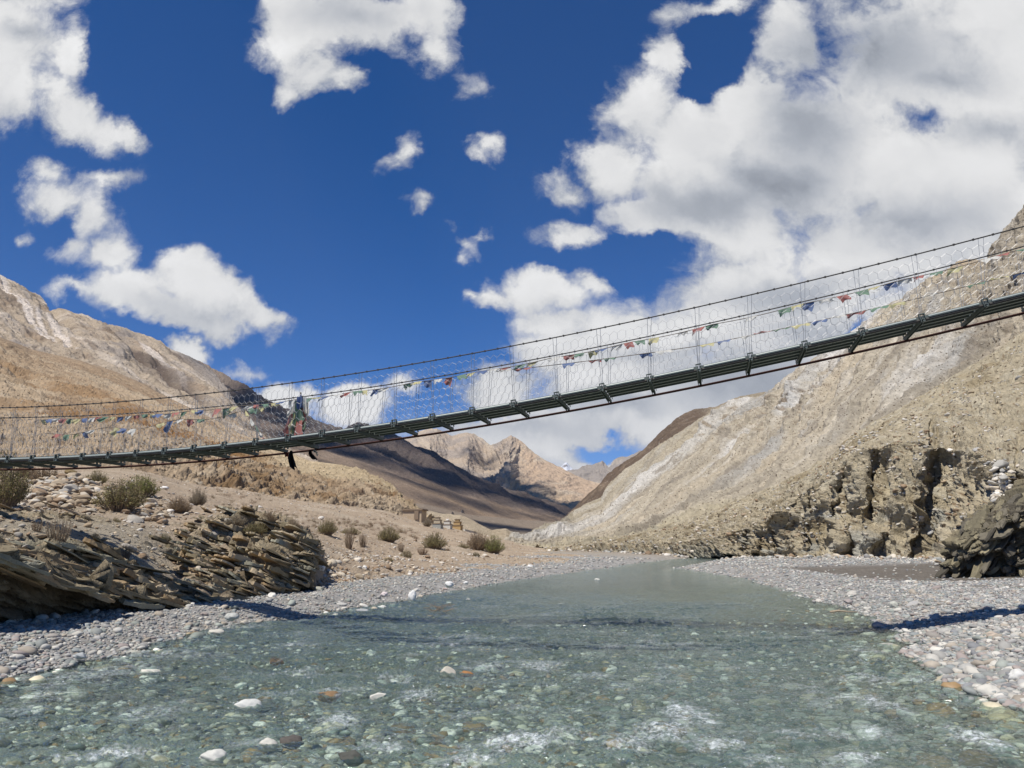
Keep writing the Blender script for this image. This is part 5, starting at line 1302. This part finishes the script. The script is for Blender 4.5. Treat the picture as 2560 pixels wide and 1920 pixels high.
# ------------------------------------------------------------------ mud house, chortens, wall, cairns
M_mud = flat_mat('mud_brick', (.42, .335, .235), .95, .1, 0, .25, 3, .4, .03)
M_eave = flat_mat('dark_eave', (.22, .165, .115), .95)
M_white = flat_mat('whitewash', (.52, .50, .45), .9, .1, 0, .2, 4, .3, .02)
M_ochre = flat_mat('ochre_wash', (.42, .29, .14), .9, .1, 0, .25, 4, .3, .02)
M_greyw = flat_mat('grey_wash', (.30, .30, .27), .9, .1, 0, .25, 4, .3, .02)
M_tanw = flat_mat('tan_wash', (.42, .36, .26), .9, .1, 0, .25, 4, .3, .02)
def house():
    p = pick(LP, 1030, 1298).copy(); Y = p[1]; s = Y / F
    root = empty('mud_house', (p[0], p[1], p[2]), -.18); tag(root, 'flat roofed mud brick house below the rock promontory', 'house')
    m = MB(); W, D, H = 48 * s, 3.2, 22 * s
    m.box((0, 1.8, H / 2 - .4), (W, D, H + .8)); m.build('wall', M_mud, root)
    m = MB(); m.box((.1, 1.75, H + .09), (W + .35, D + .5, .16)); m.box((.1, 1.75, H + .22), (W + .15, D + .3, .12)); m.build('roof', M_eave, root)
    m = MB(); m.box((W * .25, -.03, .85), (.8, .06, 1.7)); m.build('door', M_eave, root)
house()
def chorten(px, py, wpx, hpx, base, tier, label, dome):
    p = pick(LP, px, py).copy(); s = p[1] / F; W = wpx * s * .92; H = hpx * s * .9
    root = empty('chorten', (p[0], p[1], p[2]), -.2); tag(root, label, 'chorten', None)
    m = MB(); m.box((0, 0, H * .15 - .3), (W, W, H * .36 + .6)); m.build('base', base, root)
    m = MB(); m.box((0, 0, H * .355), (W * 1.12, W * 1.12, H * .05)); m.build('ledge', M_eave, root)
    m = MB(); m.box((0, 0, H * .52), (W * .76, W * .76, H * .28)); m.build('tier', tier, root)
    m = MB(); m.box((0, 0, H * .685), (W * .86, W * .86, H * .05)); m.build('ledge', M_eave, root)
    if dome:
        V, T = ico(3); V = V * np.array([W * .26, W * .26, H * .16]); V[:, 2] += H * .76; mesh_obj('dome', V, T, tier, root, True)
        m = MB(); m.tube([(0, 0, H * .88), (0, 0, H * 1.02)], [W * .05, W * .02], 6); m.build('spire', M_flag['red'], root)
    else:
        m = MB(); m.box((0, 0, H * .80), (W * .48, W * .48, H * .18)); m.build('upper_tier', tier, root)
        m = MB(); m.box((0, 0, H * .91), (W * .60, W * .60, H * .045)); m.build('ledge', M_eave, root)
chorten(1095, 1319, 23, 30, M_greyw, M_tanw, 'grey based tan chorten, standing closest to the mud house', False)
chorten(1119, 1320, 21, 28, M_white, M_white, 'whitewashed chorten with small dome between grey and ochre ones', True)
chorten(1144, 1320, 23, 29, M_ochre, M_ochre, 'ochre coloured stepped chorten at the end of the row', False)
def wall():
    a = pick(LP, 1160, 1323); b = pick(LP, 1192, 1327); m = MB(); d = b - a; L = np.linalg.norm(d[:2]); ang = math.atan2(d[1], d[0])
    for k in range(14):
        c = lerp(a, b, (k + .5) / 14); R = Matrix.Rotation(ang + rng.normal(0, .05), 3, 'Z')
        m.box(c + [0, 0, .1], (L / 14 * .95, .5, .55 + rng.uniform(-.06, .06)), R)
    tag(m.build('low_wall', M_white), 'low pale wall running on from the row of chortens', 'wall')
wall()
def cairn(px, py, hpx, label):
    p = pick(PV, px, py).copy(); h = hpx / F * p[1]; m = MB()
    for k in range(9):
        t = k / 9; m.box(p + [rng.normal(0, .05), rng.normal(0, .05), t * h], (h * .9 * (1 - .85 * t), h * .8 * (1 - .85 * t), h / 8), Matrix.Rotation(rng.uniform(0, 1.5), 3, 'Z'))
    tag(m.build('cairn', flat_mat('cairn_stone', (.12, .11, .11), .95)), label, 'cairn')
cairn(1159, 1276, 10, 'dark stone cairn on the crest of the fan beyond the chortens')
cairn(1131, 1286, 8, 'smaller dark cairn left of the crest one')

# ------------------------------------------------------------------ the air of the valley
def make_haze():
    m, nt = new_mat('valley_air'); v = nt.nodes.new('ShaderNodeVolumePrincipled'); v.inputs['Color'].default_value = (.80, .88, 1, 1); v.inputs['Density'].default_value = 3.5e-5; v.inputs['Anisotropy'].default_value = .1
    o = nt.nodes.new('ShaderNodeOutputMaterial'); nt.links.new(v.outputs[0], o.inputs['Volume'])
    b = MB(); b.box((0, 4500, 430), (23000, 10000, 866)); tag(b.build('haze', m), 'thin bluish air filling the valley', kind='stuff')
make_haze()

# ------------------------------------------------------------------ clouds that stand outside the picture and shade the ridge
def cloud(name, centre, spread, n, size, seed, label):
    r = np.random.default_rng(seed); V, T = ico(3); Vs, Ts = [], []
    for k in range(n):
        c = np.array(centre) + r.normal(0, 1, 3) * spread; s = size * r.uniform(.5, 1.2)
        f = 1 + .35 * noise2(V[:, 0] * 2 + k, V[:, 1] * 2 + V[:, 2], 800 + k)
        Vs.append(V * f[:, None] * s * np.array([1.3, 1, .55]) + c); Ts.append(T + k * len(V))
    o = mesh_obj(name, np.concatenate(Vs), np.concatenate(Ts), M_cloud, smooth=True); tag(o, label, 'cloud', kind='stuff')
M_cloud = flat_mat('cloud_white', (.85, .86, .88), 1, 0, 0, .05, .01, 0)
def shade_cloud(name, targets, alt, size, seed, label):
    r = np.random.default_rng(seed); V, T = ico(3); Vs, Ts = [], []
    for k, (x, y, z, sx) in enumerate(targets):
        t = (alt - z) / SUN.z; c = np.array([x, y, z]) + t * np.array(SUN) + r.normal(0, 6, 3)
        f = 1 + .4 * noise2(V[:, 0] * 2 + k, V[:, 1] * 2 + V[:, 2], 800 + k)
        Vs.append(V * f[:, None] * sx * np.array([1.25, 1, .6]) + c); Ts.append(T + k * len(V))
    tag(mesh_obj(name, np.concatenate(Vs), np.concatenate(Ts), M_cloud, smooth=True), label, 'cloud', kind='stuff')
def ridge_targets():
    r = np.random.default_rng(31); out = []
    for px in np.linspace(555, 1430, 44):
        for q, keep in ((1.85, .58), (1.5, .5), (1.15, .4), (.8, .28), (.45, .28)):
            if r.random() < keep and not (px < 640 and q < 1.2):
                u = np.searchsorted(xsK, px); v = np.searchsorted(tK, q); p = PK[u, v] + r.normal(0, 8, 3)
                out.append((p[0], p[1], p[2], r.uniform(11, 24) * (1 if q > 1 else .7)))
    for px in np.linspace(1110, 1330, 10):
        u = np.searchsorted(xsV, px); v = np.searchsorted(tV, 2.35); p = PV[u, v]; out.append((p[0], p[1], p[2], r.uniform(14, 24)))
    return out
shade_cloud('cloud', ridge_targets(), 3600, 30, 5, 'ragged white cloud high above the valley shading the dark ridge')
def peak_targets():
    r = np.random.default_rng(33); out = []
    for px, q, sz in ((1130, 1.2, 70), (1170, .9, 80), (1215, 1.15, 60), (1250, .8, 70), (1300, .95, 55), (1340, .6, 70), (1400, .6, 60), (1440, .5, 50), (1215, 1.9, 30), (1225, 2.2, 26)):
        u = np.searchsorted(xsP, px); v = np.searchsorted(tP, q); p = PP[u, v]; out.append((p[0], p[1], p[2], sz * r.uniform(.8, 1.1)))
    return out
shade_cloud('cloud', peak_targets(), 5200, 60, 6, 'small white cloud high above the valley shading the foot of the pointed peak')

# ------------------------------------------------------------------ sky
def make_sky():
    w = bpy.data.worlds.new('World'); bpy.context.scene.world = w; w.use_nodes = True
    nt = w.node_tree; nt.nodes.clear(); n = N(nt)
    sky = n.node('ShaderNodeTexSky', sky_type='NISHITA'); sky.sun_disc = False
    sky.sun_elevation = math.asin(SUN.z); sky.sun_rotation = math.atan2(SUN.x, SUN.y)
    sky.altitude = 3800; sky.air_density = 1.0; sky.dust_density = 1.3; sky.ozone_density = 4.5
    gen = n.node('ShaderNodeTexCoord').outputs['Generated']
    x, y, z = n.sep(gen)
    yy = n.math('MAXIMUM', y, .06)
    u0 = n.math('DIVIDE', x, yy); v0 = n.math('DIVIDE', z, yy)
    P0 = n.combine(u0, v0, 0.0)
    wn = n.noise(P0, 4.5, 6, .62, out='Color')
    P = n.vmath('ADD', P0, n.vmath('SCALE', n.vmath('SUBTRACT', wn, (.5, .5, .5)), scale=.12))
    wn2 = n.noise(P0, 17, 5, .65, out='Color')
    P = n.vmath('ADD', P, n.vmath('SCALE', n.vmath('SUBTRACT', wn2, (.5, .5, .0)), scale=.040))
    def uv(px, py): d = ray(px, py); return d[0] / d[1], d[2] / d[1]
    last = [None]
    def field(blobs, sm=.25):
        acc = None
        for b in blobs:
            px, py, rx, ry = b[:4]; ang = b[4] if len(b) > 4 else 0; st = b[5] if len(b) > 5 else 1
            u, v = uv(px, py); ru = abs(uv(px + rx, py)[0] - u); rv = abs(uv(px, py - ry)[1] - v)
            mp = n.node('ShaderNodeMapping', vector_type='TEXTURE')
            dep = acc if acc is not None else last[0]
            if dep is None: nt.links.new(P, mp.inputs[0])
            else:                                   # a link to the previous blob keeps the node stack small
                q = n.node('ShaderNodeVectorMath', operation='MULTIPLY_ADD'); nt.links.new(dep, q.inputs[0]); q.inputs[1].default_value = (1e-6, 1e-6, 0); nt.links.new(P, q.inputs[2]); nt.links.new(q.outputs[0], mp.inputs[0])
            mp.inputs['Location'].default_value = (u, v, 0); mp.inputs['Rotation'].default_value = (0, 0, -math.radians(ang)); mp.inputs['Scale'].default_value = (ru, rv, 1)
            f = n.math('MULTIPLY_ADD', n.vmath('LENGTH', mp.outputs[0]), -st, st)
            if acc is None: acc = f
            else:
                q = n.node('ShaderNodeMath', operation='SMOOTH_MAX'); n.set(q, 0, acc); n.set(q, 1, f); n.set(q, 2, sm); acc = q.outputs[0]
        last[0] = acc
        return acc
    D = field(CLOUDS); G = field(GREYS); H = field(HOLES, .02)
    nz = n.noise(P, 5.0, 9, .57)
    nzs = n.noise(n.vmath('ADD', P, (-.018, .03, 0)), 5.2, 5, .5)
    den = n.math('ADD', n.math('MINIMUM', n.math('MULTIPLY', D, 1.25), 1.05), n.math('MULTIPLY', n.math('SUBTRACT', nz, .5), 2.0))
    den = n.math('ADD', den, n.math('MULTIPLY', n.math('SUBTRACT', n.noise(P0, 16, 7, .66, .5), .5), .95))
    den = n.math('SUBTRACT', den, n.math('MULTIPLY', n.mrange(H, -.5, .9), 1.15))
    alpha = n.mrange(den, -.06, .52)
    alpha = n.math('MULTIPLY', alpha, n.mrange(y, .05, .2))
    relief = n.math('SUBTRACT', nz, nzs)
    grey = n.math('MULTIPLY', n.mrange(G, -.3, .9), n.mrange(den, .15, .7))
    br = n.math('ADD', n.math('MULTIPLY_ADD', relief, n.mrange(den, 1.1, .3, .25, 1.1), .82), n.math('MULTIPLY', grey, -.40))
    br = n.math('SUBTRACT', br, n.math('MULTIPLY', n.mrange(den, .75, .2), .16))
    br = n.math('ADD', br, n.math('MULTIPLY', n.math('SUBTRACT', n.noise(P0, 2.6, 3, .45), .5), .30))
    br = n.mrange(br, .18, 1.0, .2, .94, smooth=False)
    tint = n.mix(n.mrange(br, .3, .8), (.86, .93, 1.06), (1.0, 1.0, 1.0))
    ccol = n.vmath('SCALE', tint, scale=br)
    hs = n.node('ShaderNodeHueSaturation'); hs.inputs['Saturation'].default_value = 1.3; nt.links.new(sky.outputs[0], hs.inputs['Color'])
    bg1 = n.node('ShaderNodeBackground'); nt.links.new(n.vmath('MULTIPLY', hs.outputs[0], (1.05, .95, 1.10)), bg1.inputs[0]); bg1.inputs[1].default_value = SKY_STRENGTH
    bg2 = n.node('ShaderNodeBackground'); nt.links.new(ccol, bg2.inputs[0]); bg2.inputs[1].default_value = 0.87
    mx = n.node('ShaderNodeMixShader'); nt.links.new(alpha, mx.inputs[0]); nt.links.new(bg1.outputs[0], mx.inputs[1]); nt.links.new(bg2.outputs[0], mx.inputs[2])
    o = n.node('ShaderNodeOutputWorld'); nt.links.new(mx.outputs[0], o.inputs[0])
SKY_STRENGTH = 0.090
CLOUDS = [
 (10, 110, 190, 190, 0, .85), (-60, 230, 190, 110, 0, .85), (185, 285, 180, 66, 30, .75), (300, 325, 80, 30, 25, .6), (90, -30, 110, 110, 0, .8), (180, 150, 60, 120, -15, .6),
 (135, 415, 80, 40, 15, .5), (150, 480, 100, 75, 0, .62), (290, 430, 100, 34, -8, .45), (240, 530, 90, 80, 0, .52), (190, 630, 70, 60, 10, .42), (290, 640, 70, 60, -15, .48), (65, 590, 42, 28, 0, .34),
 (320, 735, 130, 50, 0, .62), (540, 730, 115, 80, 35, .85), (640, 810, 100, 40, 22, .7), (190, 738, 100, 24, 0, .42), (560, 830, 60, 42, 0, .6), (480, 680, 50, 55, 0, .5), (440, 790, 140, 40, 15, .7),
 (470, 880, 60, 28, 20, .8), (620, 930, 55, 24, 0, .32), (710, 990, 120, 42, 0, .9), (640, 985, 50, 25, 0, .6), (905, 1020, 95, 60), (1000, 975, 50, 25, 0, .4),
 (770, 50, 125, 110, 0, .85), (900, 30, 180, 90, 0, .9), (1060, 15, 120, 75, 0, .8), (790, 175, 90, 55, 10, .7), (865, 190, 60, 42, 0, .6), (1075, 110, 60, 50, 0, .4), (730, 220, 40, 32, 0, .4),
 (1222, 376, 46, 40, 0, .62), (1200, 402, 50, 30, 20, .46), (1016, 386, 28, 48, 20, .32), (996, 412, 42, 26, 0, .28), (1040, 516, 40, 26, 20, .36), (1112, 562, 56, 30, 30, .42), (1160, 602, 66, 30, 20, .46), (1205, 590, 52, 18, 0, .36), (1140, 632, 36, 22, 0, .3), (1180, 190, 40, 36, 0, .24), (1680, 42, 70, 30, -20, .34), (1790, 8, 90, 26, 0, .34),
 (1420, 590, 110, 46, 0, .72), (1350, 725, 150, 62, 8, .9), (1245, 735, 70, 36, 0, .7), (1480, 690, 90, 50, 0, .8), (1400, 800, 120, 45, 0, .8), (1175, 730, 26, 16, 0, .34),
 (1240, 980, 120, 62), (1390, 900, 130, 80), (1330, 1090, 330, 90), (1560, 880, 280, 150), (1700, 1000, 420, 140), (1540, 1160, 260, 50), (1230, 1140, 150, 60, 0, .8),
 (1420, 480, 85, 60, 0, .7), (1530, 420, 110, 110), (1590, 270, 120, 120), (1670, 130, 90, 60, -10, .7), (1740, 340, 180, 110), (1890, 250, 120, 120, -30), (1990, 110, 90, 130), (1620, 540, 180, 60, 0, .85),
 (2250, 150, 330, 300), (2050, 400, 360, 220), (2450, 450, 320, 350), (1830, 560, 220, 120), (2250, 640, 380, 180), (1820, 720, 170, 85), (2000, 780, 300, 150), (1760, 830, 220, 90), (2400, 800, 300, 200), (2560, 60, 300, 200), (1950, 960, 260, 160), (2330, 420, 480, 430), (1800, 450, 260, 150), (1900, 800, 420, 240)]
GREYS = [(1750, 500, 260, 75), (1950, 440, 150, 90), (2150, 130, 260, 120), (2020, 300, 140, 130), (2350, 190, 230, 70, 0, .7), (1990, 735, 260, 60, -8, .9), (2300, 560, 300, 80, 0, .6), (1880, 960, 300, 110), (1560, 1010, 220, 45, 0, .7), (2080, 820, 250, 70, 0, .8), (900, 30, 220, 70, 0, .55), (60, 330, 160, 50, 20, .5), (60, 90, 70, 30, 10, .6), (200, 600, 90, 70, 0, .35), (1300, 770, 200, 28, 0, .4), (480, 800, 190, 45, 15, .4), (1520, 560, 140, 40, 0, .6), (2480, 330, 120, 60, 0, .5), (1640, 900, 240, 30, 0, .45), (1330, 1060, 260, 40, 0, .5)]
HOLES = [(2302, 305, 80, 45, -12, .45), (1800, 120, 85, 85, 0, 1.3), (1745, 185, 45, 40, 0, 1.0), (1580, 640, 75, 60, 0, .5), (1650, 600, 60, 30, 0, .4), (2120, 830, 70, 45, -20, .6), (1490, 1110, 70, 26, 0, .6), (270, 130, 40, 70, -15, .4), (165, 565, 30, 40, 0, .4)]
make_sky()
# ------------------------------------------------------------------ camera, sun
cam = bpy.data.cameras.new('camera'); cam.lens = 36 * F / 2560; cam.sensor_width = 36; cam.clip_end = 30000; cam.clip_start = 0.1
co = bpy.data.objects.new('camera', cam); C.objects.link(co)
co.location = (0, 0, CAMH); co.rotation_euler = (math.pi / 2 + PIT, 0, 0)
bpy.context.scene.camera = co
sl = bpy.data.lights.new('sun', 'SUN'); sl.energy = 4.8; sl.angle = math.radians(0.53); sl.color = (1.0, 0.95, 0.87)
so = bpy.data.objects.new('sun', sl); C.objects.link(so)
so.rotation_euler = SUN.to_track_quat('Z', 'Y').to_euler(); so.location = (-30, -36, 60)
vs = bpy.context.scene.view_settings
vs.view_transform = 'Standard'; vs.look = 'None'; vs.exposure = 0.22; vs.gamma = 1; vs.use_curve_mapping = False
